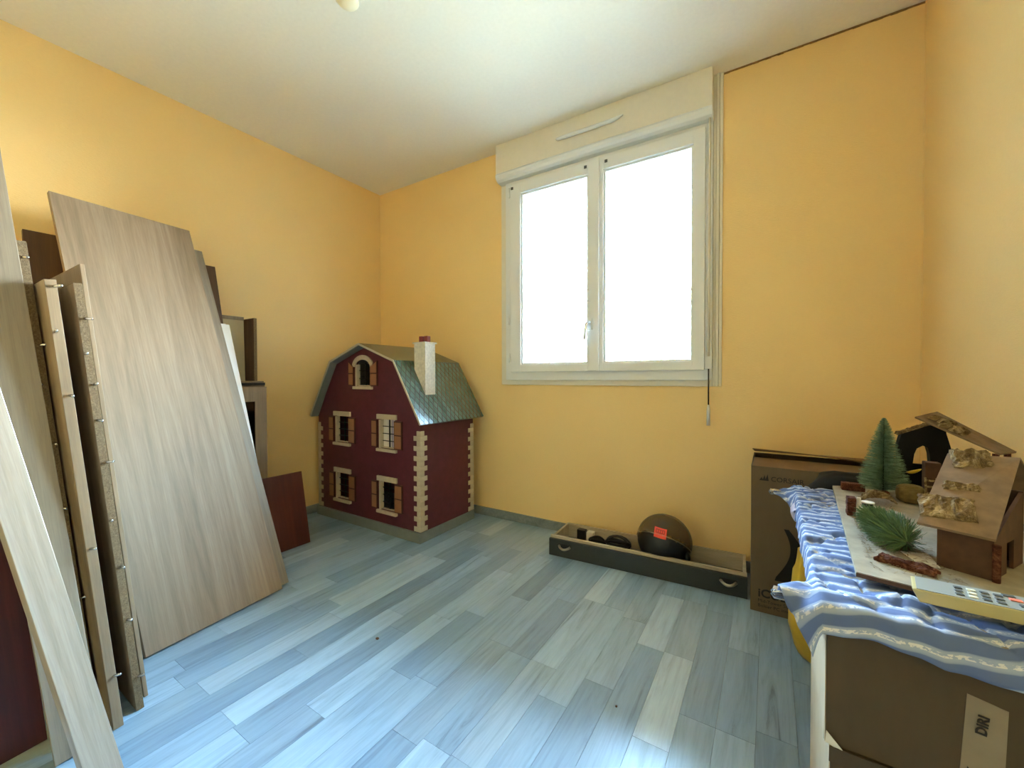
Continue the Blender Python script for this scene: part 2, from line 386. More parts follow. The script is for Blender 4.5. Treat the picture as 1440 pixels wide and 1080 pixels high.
for a, c in (((XL, D, -0.12), (WX0, D + 0.03, H)), ((WX1, D, -0.12), (XR, D + 0.03, H)), ((WX0, D, -0.12), (WX1, D + 0.03, WZ0)), ((WX0, D, WZ1), (WX1, D + 0.03, H))): ubox(b, a, c)
struct('wall_back', b, M['wall'])
OX0, OX1, OZ1 = -1.392, -0.318, 2.225                            # narrower outer opening
b = bmesh.new()                                                 # its outer leaf, pale render round a deep reveal
for a, c in (((XL - 0.2, D + 0.036, -3.2), (OX0, D + WT, H)), ((OX1, D + 0.036, -3.2), (XR + 0.2, D + WT, H)), ((OX0, D + 0.036, -3.2), (OX1, D + WT, WZ0)), ((OX0, D + 0.036, OZ1), (OX1, D + WT, H))): ubox(b, a, c)
struct('wall_outer', b, M['render'])
DX0, DX1, DZ = -0.72, 0.42, 2.1                                 # unseen doorway and dark hall, added to cut fill light from behind
b = bmesh.new()
for a, c in (((XL, YF - 0.1, -0.12), (DX0, YF, H)), ((DX1, YF - 0.1, -0.12), (XR, YF, H)), ((DX0, YF - 0.1, DZ), (DX1, YF, H))): ubox(b, a, c)
struct('wall_front', b, M['wall'])
b = bmesh.new(); ubox(b, (-1.4, YF - 1.5, -0.12), (1.0, YF - 0.1, -0.001)); struct('floor_hall_added', b, M['skirt'])
b = bmesh.new(); ubox(b, (-1.4, YF - 1.5, H - 0.05), (1.0, YF - 0.1, H)); struct('ceiling_hall_added', b, M['brown'])
b = bmesh.new(); ubox(b, (-1.5, YF - 1.6, -0.12), (1.1, YF - 1.5, H)); ubox(b, (-1.5, YF - 1.5, -0.12), (-1.4, YF - 0.1, H)); ubox(b, (1.0, YF - 1.5, -0.12), (1.1, YF - 0.1, H)); struct('wall_hall_added', b, M['brown'])
struct('baseboard_left', BM(ubox, (XL, YF, 0), (XL + 0.012, D, 0.055)), M['skirt'])
struct('baseboard_back', BM(ubox, (XL + 0.012, D - 0.012, 0), (XR, D, 0.055)), M['skirt'])
struct('baseboard_right', BM(ubox, (XR - 0.012, YF, 0), (XR, D - 0.012, 0.055)), M['skirt'])
b = bmesh.new(); x = -0.205                                     # ragged crack where ceiling and back wall part
while x < XR - 0.002:
    w = 0.025; h0 = 0.004 + 0.004 * noise.noise((x * 40, 0, 0)); ubox(b, (x, D - 0.003, H - 0.004 - max(0.002, h0)), (min(x + w, XR), D + 0.001, H - 0.0005)); x += w
struct('trim_1', b, M['crack'])
struct('trim_2', BM(ubox, (XR - 0.004, D - 0.004, 0.06), (XR, D, H)), M['seam'])

# ------------------------------------------------------------------ window, shutter box
win = struct('window_1', BM(), M['white'])
bpy.data.meshes.remove(win.data)
win = bpy.data.objects.new('window_1', None); COL.objects.link(win); win.location = (-0.87, D, 0.92); win['kind'] = 'structure'
def frame(bm, x0, x1, z0, z1, l, r, bo, t, ya, yb):
    ubox(bm, (x0, ya, z0), (x0 + l, yb, z1)); ubox(bm, (x1 - r, ya, z0), (x1, yb, z1))
    ubox(bm, (x0 + l, ya, z0), (x1 - r, yb, z0 + bo)); ubox(bm, (x0 + l, ya, z1 - t), (x1 - r, yb, z1))
part('casing', BM(frame, -1.545, -0.25, 0.923, 2.30, 0.05, 0.012, 0.036, 0.03, D - 0.014, D - 0.0005), M['white2'], win, bevel=0.002)
part('frame', BM(frame, -1.50, -0.25, 0.955, 2.285, 0.045, 0.04, 0.056, 0.05, D - 0.030, D + 0.035), M['white'], win, bevel=0.002)
def sash(x0, x1, l, r, g0, g1):
    s = part('sash', BM(frame, x0, x1, 1.007, 2.235, g0 - x0 - 0.012, x1 - g1 - 0.012, 0.046, 0.07, D - 0.052, D + 0.02), M['white'], win, bevel=0.003)
    part('glazing_bead', BM(frame, g0 - 0.013, g1 + 0.013, 1.052, 2.166, 0.013, 0.013, 0.013, 0.013, D - 0.038, D + 0.012), M['white'], s, bevel=0.003)
    b = bmesh.new(); ubox(b, (g0, D - 0.022, 1.064), (g1, D - 0.018, 2.154)); part('pane', b, M['glass'], s)
sash(-1.452, -0.862, 0, 0, -1.362, -0.922)
sash(-0.862, -0.283, 0, 0, -0.806, -0.350)
b = BM(ubox, (-0.905, D - 0.068, 1.008), (-0.838, D - 0.052, 2.232)); part('meeting_strip', b, M['white'], win, bevel=0.004)
for z in (2.19, 1.35, 1.10): part('hinge', BM(tube, [(-1.468, D - 0.036, z - 0.03), (-1.468, D - 0.036, z + 0.03)], 0.006, 10), M['white'], win, True)
for x, z in ((-1.435, 2.205), (-0.925, 2.205), (-0.80, 2.205)): part('corner_cap', BM(ubox, (x - 0.008, D - 0.056, z - 0.008), (x + 0.008, D - 0.052, z + 0.008)), M['keyb'], win)
hd = part('handle', BM(ubox, (-0.899, D - 0.082, 1.245), (-0.873, D - 0.068, 1.315)), M['white'], win, bevel=0.004)
b = bmesh.new(); tube(b, [(-0.886, D - 0.078, 1.290), (-0.886, D - 0.105, 1.290), (-0.893, D - 0.113, 1.282), (-0.901, D - 0.115, 1.24), (-0.905, D - 0.115, 1.185)], [0.008, 0.008, 0.010, 0.0085, 0.0075], 10); part('lever', b, M['white'], hd, True)
b = bmesh.new()
for i in range(3): ubox(b, (-0.250 + i * 0.0145, D - 0.012 - 0.008 * (i == 1), 0.923), (-0.250 + i * 0.0145 + 0.0135, D, H - 0.002))
part('side_trim', b, M['white2'], win, bevel=0.0015)
part('sill_outside', BM(ubox, (OX0, D + 0.04, WZ0 - 0.03), (OX1, D + WT + 0.05, WZ0 + 0.03)), M['concrete'], win)

sb = thing('roller_shutter_box', (-0.9, D, 2.26), 'white roller shutter box under the ceiling above the window', 'shutter box')
SY = 2.243
part('cover', BM(ubox, (-1.542, SY, 2.312), (-0.249, D, H - 0.001)), M['white2'], sb, bevel=0.003)
pr = [(SY + 0.0005, 2.3115), (SY - 0.004, 2.300), (SY - 0.001, 2.286), (SY + 0.010, 2.272), (SY + 0.026, 2.262), (D, 2.258), (D, 2.3115)]
part('lower_lip', BM(prism, [(y, z) for y, z in pr], 0, -1.542, -0.249), M['white'], sb, label='rounded white lower edge strip')
b = bmesh.new(); tube(b, [(-1.098, SY, 2.404), (-1.085, SY - 0.008, 2.397), (-1.055, SY - 0.012, 2.394), (-0.75, SY - 0.012, 2.394), (-0.722, SY - 0.009, 2.400), (-0.692, SY, 2.412)], [0.004, 0.009, 0.011, 0.011, 0.009, 0.004], 10); part('air_vent', b, M['white'], sb, True)
b = bmesh.new(); ubox(b, (OX0 + 0.005, D + 0.25, 2.185), (OX1 - 0.005, D + 0.27, 2.2245)); part('bottom_slat', b, plain('lavender_slat', (206, 206, 222), 0.4), sb, label='pale slat of the raised shutter outside')

ck = thing('shutter_crank', (-0.262, D, 0.72), 'white shutter crank rod hanging down the right side of the window', 'crank')
b = bmesh.new(); tube(b, [(-0.262, D - 0.062, 2.262), (-0.262, D - 0.058, 2.20), (-0.262, D - 0.058, 1.02)], 0.0055, 10); part('rod', b, M['white2'], ck, True)
part('bracket', BM(ubox, (-0.278, D - 0.066, 1.012), (-0.246, D - 0.03, 1.075)), M['white'], ck, bevel=0.003)
b = bmesh.new(); tube(b, [(-0.262, D - 0.058, 1.02), (-0.262, D - 0.052, 0.81)], 0.0035, 8); part('link', b, M['black'], ck, True)
b = bmesh.new(); tube(b, [(-0.262, D - 0.052, 0.83), (-0.262, D - 0.052, 0.80), (-0.262, D - 0.05, 0.725)], [0.006, 0.0085, 0.0085], 12); part('grip', b, M['white'], ck, True)

# small ceiling fitting at the top of the picture
lf = thing('ceiling_fitting', (-1.45, 1.06, H), 'small round cream cover on the ceiling at the top edge', 'ceiling fitting')
part('cover', BM(lathe, [(0.045, 0), (0.044, -0.012), (0.036, -0.022), (0.012, -0.028), (0.002, -0.029)], (-1.45, 1.06, H)), M['bulb'], lf, True)
part('base_ring', BM(lathe, [(0.05, 0), (0.05, -0.006), (0.046, -0.008)], (-1.45, 1.06, H)), M['white2'], lf)

# ------------------------------------------------------------------ outside
struct('ground_outside', BM(ubox, (-150, D + WT + 0.001, -3.4), (150, 220, -3.2)), M['grass'])
def ray(px, py, depth):
    d = rt * ((px - 720) / F_PX) - up * ((py - 540) / F_PX) + fwd
    return Vector((0, 0, CAMH)) + d * depth
for (p0, p1, lab) in (((763, 408), (972, 407), 'upper thin power line crossing the window view'), ((763, 423), (972, 424), 'lower power line crossing the window view')):
    a, c = ray(*p0, 16), ray(*p1, 16); d = c - a
    b = bmesh.new(); P = []
    for i in range(21):
        t = -3 + 7 * i / 20; q = a + d * t; q.z += 0.012 * (t - 0.5) ** 2; P.append(q)
    tube(b, P, 0.030, 6); single('power_line', b, M['black2'], tuple(a), lab, 'cable', 'power lines outside')
q = ray(772, 489, 26)
b = bmesh.new(); tube(b, [(q.x, q.y, -3.2), (q.x, q.y, q.z)], [0.07, 0.045], 8)
pole = thing('utility_pole', (q.x, q.y, -3.2), 'thin pole standing outside beyond the left window pane', 'pole')
part('shaft', b, M['trunk'], pole, True); part('cross_arm', BM(ubox, (q.x - 0.18, q.y - 0.04, q.z - 0.12), (q.x + 0.18, q.y + 0.04, q.z - 0.06)), M['trunk'], pole)
def far_tree(px, py, dep, hw, lab, seed):
    top = ray(px, py, dep); r = random.Random(seed)
    t = thing('tree', (top.x, top.y, -3.2), lab, 'tree', 'trees beyond the window')
    b = bmesh.new(); tube(b, [(top.x, top.y, -3.2), (top.x + 0.1, top.y, -1), (top.x, top.y, top.z - 0.8)], [0.18, 0.13, 0.05], 8)
    for i in range(9):
        an = i * 2.4; tube(b, [(top.x, top.y, -1 + i * 0.3), (top.x + math.cos(an) * hw * 0.7, top.y + math.sin(an) * hw * 0.7, 0.1 + i * 0.3)], [0.05, 0.015], 5)
    part('trunk', b, M['trunk'], t)
    b = bmesh.new()
    for i in range(900):
        th, ph = r.uniform(0, math.tau), r.uniform(-1, 1); rr = r.random() ** 0.4
        c = Vector((top.x + math.cos(th) * math.sqrt(1 - ph * ph) * hw * rr, top.y + math.sin(th) * math.sqrt(1 - ph * ph) * hw * rr, top.z - 1.9 + ph * 1.9 * rr + 0.25 * fbm((th, ph, seed), 2)))
        u = Vector((r.uniform(-1, 1), r.uniform(-1, 1), r.uniform(-1, 1))).normalized() * 0.13; w = u.orthogonal().normalized() * 0.08
        b.faces.new([b.verts.new(c + x) for x in (u, w, -u, -w)])
    part('crown', lump((top.x, top.y, top.z - 1.75), (hw * 0.8, hw * 0.8, 1.55), 0.22, 2.2, 24, 16, seed=seed), M['leaf'], t)
    tag(part('foliage', b, M['leaf'], t), kind='stuff')
far_tree(908, 499, 38, 1.1, 'small leafy tree top low in the right window pane', 3)
far_tree(938, 498, 40, 1.0, 'second tree top just right of the first one outside', 5)

# ------------------------------------------------------------------ leaning boards on the left
def board(name, label, cat, P0, ez, ey, L, Wd, T, mat, group=None, edge=None):
    """panel standing at P0: local z up its length, y across its width, x out of its face"""
    ez = Vector(ez).normalized(); ey = Vector(ey); ey = (ey - ez * ey.dot(ez)).normalized(); ex = ey.cross(ez)
    lo = min((-T * ex.z * i + Wd * ey.z * j) for i in (0, 1) for j in (0, 1))
    P = Vector(P0) + Vector((0, 0, 0.0005 - lo))
    me = mesh(name, BM(ubox, (-T, 0, 0), (0, Wd, L)), mat, bevel=0.0012)
    o = link(name, me)
    o.matrix_world = Matrix(((ex.x, ey.x, ez.x, P.x), (ex.y, ey.y, ez.y, P.y), (ex.z, ey.z, ez.z, P.z), (0, 0, 0, 1)))
    if edge:                                   # raw particleboard strips let into the front edge and the top
        e = bmesh.new(); ubox(e, (-T + 0.0006, -0.0012, 0.002), (-0.0006, 0.0005, L - 0.001)); link('raw_edge', mesh('raw_edge', e, edge), o)['label'] = 'raw particleboard edge'
        e = bmesh.new(); ubox(e, (-T + 0.0006, 0.001, L - 0.0005), (-0.0006, Wd - 0.002, L + 0.0012)); link('raw_edge', mesh('raw_edge', e, edge), o)
    return tag(o, label, cat, group)
dowel_me = mesh('dowel', BM(tube, [(0, 0, 0), (0, 0, 0.006), (0, 0, 0.020), (0, 0, 0.024)], [0.003, 0.0038, 0.0038, 0.0025], 8), M['metal'], True)
def dowels(b, zs, T):
    for i, z in enumerate(zs):
        o = link('dowel', dowel_me, b); o.location = (-T * (0.35 + 0.3 * (i % 2)), -0.001, z)
        o.rotation_euler = (math.radians(78 + 9 * (i % 3)), 0, math.radians(35 - 14 * (i % 4)))
        o.location.y = 0.004
GB = 'panels leaning by the left wall'
lean = Vector((-0.688, -0.090, 1.73))
board('oak_board', 'tall wide sonoma oak panel leaning against the left wall, in front', 'panel', (-1.812, 0.501, 0), lean, (-0.066, 0.502, 0), 1.866, 0.507, 0.018, M['oak'], GB)
board('oak_board', 'grey oak panel edge just behind the tall wide oak panel', 'panel', (-1.845, 0.535, 0), lean, (-0.066, 0.502, 0), 1.765, 0.522, 0.018, M['oakg'], GB)
board('white_panel', 'white panel strip nearest the tall oak panel, topped at mid height', 'panel', (-1.955, 0.58, 0), (-0.49, 0.0, 1.25), (0, 1, 0), 1.345, 0.446, 0.014, M['whitep'], GB)
board('white_panel', 'white panel strip furthest right behind the other white one', 'panel', (-1.982, 0.58, 0), (-0.49, 0.0, 1.25), (0, 1, 0), 1.345, 0.474, 0.016, M['whitep'], GB)
board('brown_panel', 'dark brown veneered panel against the left wall behind all the oak', 'panel', (-2.150, 0.35, 0), (-0.275, 0.0, 1.0), (0, 1, 0), 1.635, 0.685, 0.018, M['brown'], GB)
ln = (0, -0.0915, 1.0)
T_ = board('oak_side_panel', 'upright oak panel standing right of the particleboard edges, dark narrow edge', 'panel', (-1.600, 0.447, 0), (0.0, -0.0935, 1.0), (-1, 0, -0.06), 1.29, 0.42, 0.010, M['oakd'], 'upright furniture panels')
PC = board('oak_side_panel', 'upright panel with raw edge and metal pins, rightmost of the three', 'panel', (-1.552, 0.424, 0), ln, (-1, 0, 0), 1.226, 0.44, 0.0175, M['oakd'], 'upright furniture panels', M['particle'])
PB = board('oak_side_panel', 'upright panel with smooth oak edge, middle of the three', 'panel', (-1.520, 0.371, 0), ln, (-1, 0, 0), 1.222, 0.44, 0.021, M['oakd'], 'upright furniture panels')
PA = board('oak_side_panel', 'upright panel with raw edge beside the leftmost plank', 'panel', (-1.615, 0.3435, 0), (0, -0.0895, 1.0), (-1, 0, 0), 1.325, 0.42, 0.0185, M['oakd'], 'upright furniture panels', M['particle'])
dowels(PC, [0.10, 0.28, 0.44, 0.575, 0.74, 0.86, 0.955, 1.04, 1.135], 0.0175)
dowels(PA, [0.36, 0.62, 0.80, 0.955, 1.06, 1.285], 0.0185)
dowels(PB, [0.15, 0.52, 0.93, 1.09, 1.205], 0.021)
PL = board('oak_plank', 'tall narrow grey-brown oak plank at the left picture edge', 'plank', (-1.500, 0.238, 0), (-0.055, -0.094, 1.0), (0, 1, 0.094), 1.85, 0.088, 0.018, M['oakg'], 'narrow planks')
ey = Vector((-0.28, 0.96, 0)).normalized()
board('oak_plank', 'light oak plank slanting across the bottom left corner, nearest the camera', 'plank', Vector((-1.257, 0.318, 0)) - ey * 0.062, (-0.193, -0.158, 0.943), ey, 1.60, 0.062, 0.020, M['pine'], 'narrow planks')
board('mahogany_board', 'dark red-brown panel low at the left edge behind the slanting plank', 'panel', (-1.60, -0.03, 0), (-0.04, -0.075, 1), (0, 1, 0), 0.95, 0.272, 0.018, M['maho2'], 'dark red panels')
board('mahogany_board', 'second dark red-brown panel, further left and in deeper shade', 'panel', (-1.56, -0.31, 0), (-0.05, 0, 1), (0, 1, 0), 0.80, 0.26, 0.018, M['maho2'], 'dark red panels')
board('mahogany_board', 'square red mahogany board standing on the floor by the cabinet', 'board', (-2.270, 0.98, 0), (-0.085, 0, 0.41), (-0.03, 1, 0), 0.418, 0.405, 0.017, M['maho'])

# small cabinet with a black glass door, behind the panels
CX, CY0, CY1, CZ = -2.436, 0.87, 1.225, 0.928
cb = thing('display_cabinet', (-2.58, 1.03, 0), 'small oak cabinet with black glass door against left wall', 'cabinet')
b = bmesh.new()
ubox(b, (XL + 0.016, CY0, 0.0), (CX - 0.022, CY0 + 0.018, CZ)); ubox(b, (XL + 0.016, CY1 - 0.018, 0.0), (CX - 0.022, CY1, CZ))
ubox(b, (XL + 0.016, CY0 + 0.018, 0.03), (CX - 0.022, CY1 - 0.018, 0.05)); ubox(b, (XL + 0.016, CY0 + 0.018, 0.05), (XL + 0.022, CY1 - 0.018, CZ)); ubox(b, (XL + 0.022, CY0 + 0.018, CZ - 0.018), (CX - 0.022, CY1 - 0.018, CZ))
part('body', b, M['oak'], cb)
for z in (0.32, 0.62): part('shelf', BM(ubox, (XL + 0.024, CY0 + 0.019, z), (CX - 0.05, CY1 - 0.019, z + 0.016)), M['oakg'], cb)
b = bmesh.new()
for y0, y1 in ((CY0, CY0 + 0.060), (CY1 - 0.062, CY1)): ubox(b, (CX - 0.020, y0, 0.05), (CX, y1, CZ - 0.008))
ubox(b, (CX - 0.020, CY0 + 0.060, CZ - 0.090), (CX, CY1 - 0.062, CZ - 0.008)); ubox(b, (CX - 0.020, CY0 + 0.060, 0.05), (CX, CY1 - 0.062, 0.13))
dr = part('door', b, M['oak'], cb, bevel=0.0015)
part('glass_pane', BM(ubox, (CX - 0.013, CY0 + 0.058, 0.128), (CX - 0.009, CY1 - 0.060, CZ - 0.088)), make_glass('smoked_black_glass', (0.10, 0.10, 0.11, 1), 1.2), dr, label='black glass pane')
part('top_gap', BM(ubox, (XL + 0.016, CY0, CZ + 0.0005), (CX - 0.004, CY1 - 0.006, CZ + 0.016)), M['black'], cb, label='black glossy strip under the top')
part('top', BM(ubox, (XL + 0.016, CY0, CZ + 0.017), (CX - 0.03, CY1, CZ + 0.024)), M['oak'], cb)
ZT = CZ + 0.0245
board('cream_panel', 'cream panel with grey top rim standing on the small cabinet', 'panel', (-2.615, 0.86, ZT), (-0.03, 0, 1), (0, 1, 0), 0.372, 0.335, 0.012, M['cream'])
o = bpy.data.objects['cream_panel']
link('top_rim', mesh('top_rim', BM(ubox, (-0.016, 0, 0.355), (0.004, 0.335, 0.375)), M['oakg'], bevel=0.001), o)['label'] = 'grey edging along the top'
board('particle_panel', 'narrow upright board with raw edge on the cabinet, beside cream panel', 'panel', (-2.520, 1.2165, ZT), (0, 0, 1), (-1, 0, 0), 0.362, 0.23, 0.017, M['brown'], None, M['particle'])

# ------------------------------------------------------------------ dollhouse in the corner
hx0, hx1, hy0, hy1, hz = -2.720, -1.722, 1.722, 2.222, 0.70
dh = thing('dollhouse', (-2.22, 1.97, 0), 'large dark red dollhouse with green roof standing in the corner', 'dollhouse')
part('plinth', BM(ubox, (hx0 - 0.008, hy0 - 0.014, 0.0), (hx1 + 0.008, hy1 + 0.004, 0.060)), M['hplinth'], dh, bevel=0.002)
wins = [(-2.535, -2.356, 0.531, 0.711, False), (-2.090, -1.914, 0.529, 0.711, False), (-2.535, -2.356, 0.146, 0.326, False), (-2.092, -1.914, 0.142, 0.324, False), (-2.316, -2.132, 0.914, 1.06, True)]
def opening(w):
    x0, x1, z0, z1, arch = w; x0 += 0.014; x1 -= 0.020
    if not arch: return [(x0, z0), (x1, z0), (x1, z1), (x0, z1)]
    cx = (x0 + x1) / 2; r = (x1 - x0) / 2
    return [(x0, z0), (x1, z0)] + [(cx + r * math.cos(a), 1.045 + r * 0.62 * math.sin(a)) for a in [i * math.pi / 8 for i in range(9)]]
apex = (-2.205, 1.168); kl, kr = (-2.520, 1.058), (-1.892, 1.058)
out = [(hx0, 0.06), (hx1, 0.06), (hx1, hz), kr, apex, kl, (hx0, hz)]
b = bmesh.new(); edges = []
for loop in [out] + [opening(w) for w in wins]:
    vs = [b.verts.new((x, hy0, z)) for x, z in loop]
    for i in range(len(vs)): edges.append(b.edges.new((vs[i], vs[(i + 1) % len(vs)])))
bmesh.ops.triangle_fill(b, edges=edges, use_beauty=True, use_dissolve=False)
ext = bmesh.ops.extrude_face_region(b, geom=list(b.faces))
bmesh.ops.translate(b, verts=[v for v in ext['geom'] if isinstance(v, bmesh.types.BMVert)], vec=(0, 0.012, 0))
part('front_wall', b, M['house'], dh)
part('side_wall', BM(ubox, (hx1 - 0.012, hy0 + 0.013, 0.06), (hx1, hy1, hz + 0.03)), M['house'], dh)
part('side_wall', BM(ubox, (hx0, hy0 + 0.013, 0.06), (hx0 + 0.012, hy1, hz + 0.03)), M['house'], dh)
part('back_wall', BM(prism, out, 1, hy1 - 0.012, hy1), M['house'], dh)
for z in (0.42, 0.80): part('inner_floor', BM(ubox, (hx0 + 0.013, hy0 + 0.014, z), (hx1 - 0.013, hy1 - 0.013, z + 0.01)), M['brown'], dh)
for wi, w in enumerate(wins):
    x0, x1, z0, z1, arch = w; op = opening(w); ox0, ox1 = op[0][0], op[1][0]
    if arch:
        cx = (ox0 + ox1) / 2; r = (ox1 - ox0) / 2
        a = [i * math.pi / 12 for i in range(13)]
        pts = [(cx + (r + 0.028) * math.cos(t), 1.045 + (r * 0.62 + 0.030) * math.sin(t)) for t in a] + [(cx + r * math.cos(t), 1.045 + r * 0.62 * math.sin(t)) for t in a[::-1]]
        pts = [(x, z - 0.004) for x, z in pts]
        b = bmesh.new()
        n = 13
        for i in range(12):
            q = [pts[i], pts[i + 1], pts[2 * n - 2 - i], pts[2 * n - 1 - i]]
            hexa(b, [(x, hy0 - 0.001, z) for x, z in q], [(x, hy0 - 0.010, z) for x, z in q])
        part('window_lintel', b, M['hcream'], dh)
    else:
        part('window_lintel', BM(ubox, (x0, hy0 - 0.012, z1 + 0.001), (x1, hy0 - 0.0005, z1 + 0.032)), M['hcream'], dh, bevel=0.0015)
    part('window_sill', BM(ubox, (x0, hy0 - 0.018, z0 - 0.018), (x1, hy0 - 0.0005, z0)), M['hcream'], dh, bevel=0.0015)
    b = bmesh.new(); ubox(b, (ox0 - 0.001, hy0 - 0.004, z0 + 0.001), (ox0 + 0.012, hy0 + 0.024, z1 - 0.004)); ubox(b, (ox1 - 0.006, hy0 + 0.012, z0 + 0.001), (ox1, hy0 + 0.024, z1 - 0.004)); ubox(b, (ox0 + 0.012, hy0 + 0.012, z0 + 0.001), (ox1 - 0.006, hy0 + 0.024, z0 + 0.008))
    part('window_frame', b, M['hcream'], dh)
    b = bmesh.new(); n = 4 if not arch else 3; ztop = z1 if not arch else 1.07
    ubox(b, ((ox0 + ox1) / 2 + 0.001, hy0 + 0.014, z0 + 0.002), ((ox0 + ox1) / 2 + 0.007, hy0 + 0.020, ztop - 0.003))
    for i in range(1, n): z = z0 + (ztop - z0) * i / n; ubox(b, (ox0 + 0.012, hy0 + 0.015, z - 0.0025), (ox1 - 0.004, hy0 + 0.019, z + 0.0025))
    part('glazing_bars', b, M['black'], dh)
    if wi == 1:
        part('paper_blind', BM(ubox, (ox0 + 0.008, hy0 + 0.026, z0 + 0.006), ((ox0 + ox1) / 2 + 0.012, hy0 + 0.027, z1 - 0.004)), M['paper'], dh, label='white paper behind the panes')
        part('net_blind', BM(ubox, ((ox0 + ox1) / 2 + 0.012, hy0 + 0.028, z0 + 0.006), (ox1 - 0.002, hy0 + 0.029, z1 - 0.004)), M['pink'], dh)
    for side in (0, 1):
        a = (x0 - 0.053) if side == 0 else (ox1 + 0.001)
        c = (x0 + 0.001) if side == 0 else (ox1 + 0.068)
        zt0, zt1 = z0 + 0.004, (z1 - 0.006 if not arch else 1.078)
        if arch: prf = [(a, zt0), (c, zt0), (c, zt1 - (0.032 if side == 0 else 0)), (a, zt1 - (0 if side == 0 else 0.032))]
        else: prf = [(a, zt0), (c, zt0), (c, zt1), (a, zt1)]
        sh = part('shutter', BM(prism, prf, 1, hy0 - 0.010, hy0 - 0.0005), M['shutter'], dh)
        zm = zt0 + (zt1 - zt0) * 0.5
        for lo, hi in ((zt0 + 0.006, zm - 0.004), (zm + 0.004, zt1 - 0.007)):
            tl = tr = hi
            if arch and hi > zm: tl, tr = (hi, hi - 0.032) if side == 0 else (hi - 0.032, hi)
            part('panel', BM(prism, [(a + 0.006, lo), (c - 0.006, lo), (c - 0.006, tr), (a + 0.006, tl)], 1, hy0 - 0.0125, hy0 - 0.0098), M['shutter2'], sh)
# quoin stones: front face and side face blocks, alternating long and short
def quoin(sx, sy, sz): return mesh('quoin', BM(ubox, (-sx / 2, -sy / 2, -sz / 2), (sx / 2, sy / 2, sz / 2)), M['hcream'], bevel=0.001)
qmesh = {0: quoin(0.055, 0.058, 0.0285), 1: quoin(0.030, 0.034, 0.0285)}
for i in range(20):
    z = 0.078 + i * 0.0297; k = i % 2
    sx, sy = (0.055, 0.058) if k == 0 else (0.030, 0.034)
    for cxn, cyn in ((hx0 - 0.004, hy0 - 0.004), (hx1 + 0.004, hy0 - 0.004), (hx1 + 0.004, hy1 + 0.003)):
        o = link('quoin', qmesh[k], dh)
        o.location = Vector((cxn + (sx / 2 if cxn < -2 else -sx / 2), cyn + (sy / 2 if cyn < 2 else -sy / 2), z)) - dh.location
# roof: four panels, front edge strips
ry0, ry1 = 1.668, 2.268
EL, KL, AP, KR, ER = (-2.742, 0.704), (-2.512, 1.082), (-2.205, 1.190), (-1.884, 1.075), (-1.664, 0.704)
for a, c in ((EL, KL), (KL, AP), (AP, KR), (KR, ER)):
    d = Vector((c[0] - a[0], c[1] - a[1])); n = Vector((-d.y, d.x)).normalized()
    if n.y < 0: n = -n
    q = [(a[0], a[1]), (c[0], c[1]), (c[0] - n.x * 0.010, c[1] - n.y * 0.010), (a[0] - n.x * 0.010, a[1] - n.y * 0.010)]
    part('roof_panel', BM(prism, q, 1, ry0 + 0.003, ry1), M['roof'], dh)
    q2 = [(a[0], a[1]), (c[0], c[1]), (c[0] - n.x * 0.011, c[1] - n.y * 0.011), (a[0] - n.x * 0.011, a[1] - n.y * 0.011)]
    part('roof_edge', BM(prism, q2, 1, ry0 - 0.001, ry0 + 0.003), M['hcream'], dh, label='cream edge of the roof')
    q3 = [(a[0] - n.x * 0.0105, a[1] - n.y * 0.0105), (c[0] - n.x * 0.0105, c[1] - n.y * 0.0105), (c[0] - n.x * 0.014, c[1] - n.y * 0.014), (a[0] - n.x * 0.014, a[1] - n.y * 0.014)]
    part('roof_lining', BM(prism, q3, 1, ry0 + 0.004, ry1 - 0.004), M['hplinth'], dh)
ch = part('chimney', BM(hexa, [(-1.852, 1.806, 0.95), (-1.760, 1.806, 0.80), (-1.760, 1.892, 0.80), (-1.852, 1.892, 0.95)], [(-1.852, 1.806, 1.178), (-1.760, 1.806, 1.178), (-1.760, 1.892, 1.178), (-1.852, 1.892, 1.178)]), M['chimney'], dh)
part('chimney_cap', BM(ubox, (-1.860, 1.798, 1.178), (-1.752, 1.900, 1.187)), M['chimney'], ch)
for x in (-1.830, -1.788): part('chimney_pot', BM(ubox, (x - 0.014, 1.838, 1.187), (x + 0.014, 1.866, 1.226)), M['pot'], ch, bevel=0.002)

# ------------------------------------------------------------------ open drawer on the floor, with what lies in it
A, B = Vector((-1.016, 1.985, 0)), Vector((-0.076, 2.038, 0))
dirx = (B - A).normalized(); diry = Vector((-dirx.y, dirx.x, 0)); LEN = (B - A).length
def loc(u, v, z): q = A + dirx * u + diry * v; return (q.x, q.y, z)
def lbox(bm, u0, v0, z0, u1, v1, z1): hexa(bm, [loc(u0, v0, z0), loc(u1, v0, z0), loc(u1, v1, z0), loc(u0, v1, z0)], [loc(u0, v0, z1), loc(u1, v0, z1), loc(u1, v1, z1), loc(u0, v1, z1)])
dw = thing('drawer', tuple((A + B) / 2), 'long low open drawer with charcoal front lying under the window', 'drawer')
part('front', BM(lbox, 0, 0, 0.001, LEN, 0.016, 0.092), M['tray'], dw, bevel=0.0015)
part('front_rim', BM(lbox, 0.002, 0.0165, 0.004, LEN - 0.002, 0.032, 0.105), M['trayin'], dw, bevel=0.001)
part('back', BM(lbox, 0.016, 0.255, 0.004, LEN - 0.016, 0.267, 0.094), M['trayin'], dw)
part('side', BM(lbox, 0.004, 0.0305, 0.004, 0.016, 0.267, 0.094), M['trayin'], dw); part('side', BM(lbox, LEN - 0.016, 0.0305, 0.004, LEN - 0.004, 0.267, 0.094), M['trayin'], dw)
part('bottom', BM(lbox, 0.016, 0.031, 0.012, LEN - 0.016, 0.254, 0.016), M['tray'], dw)
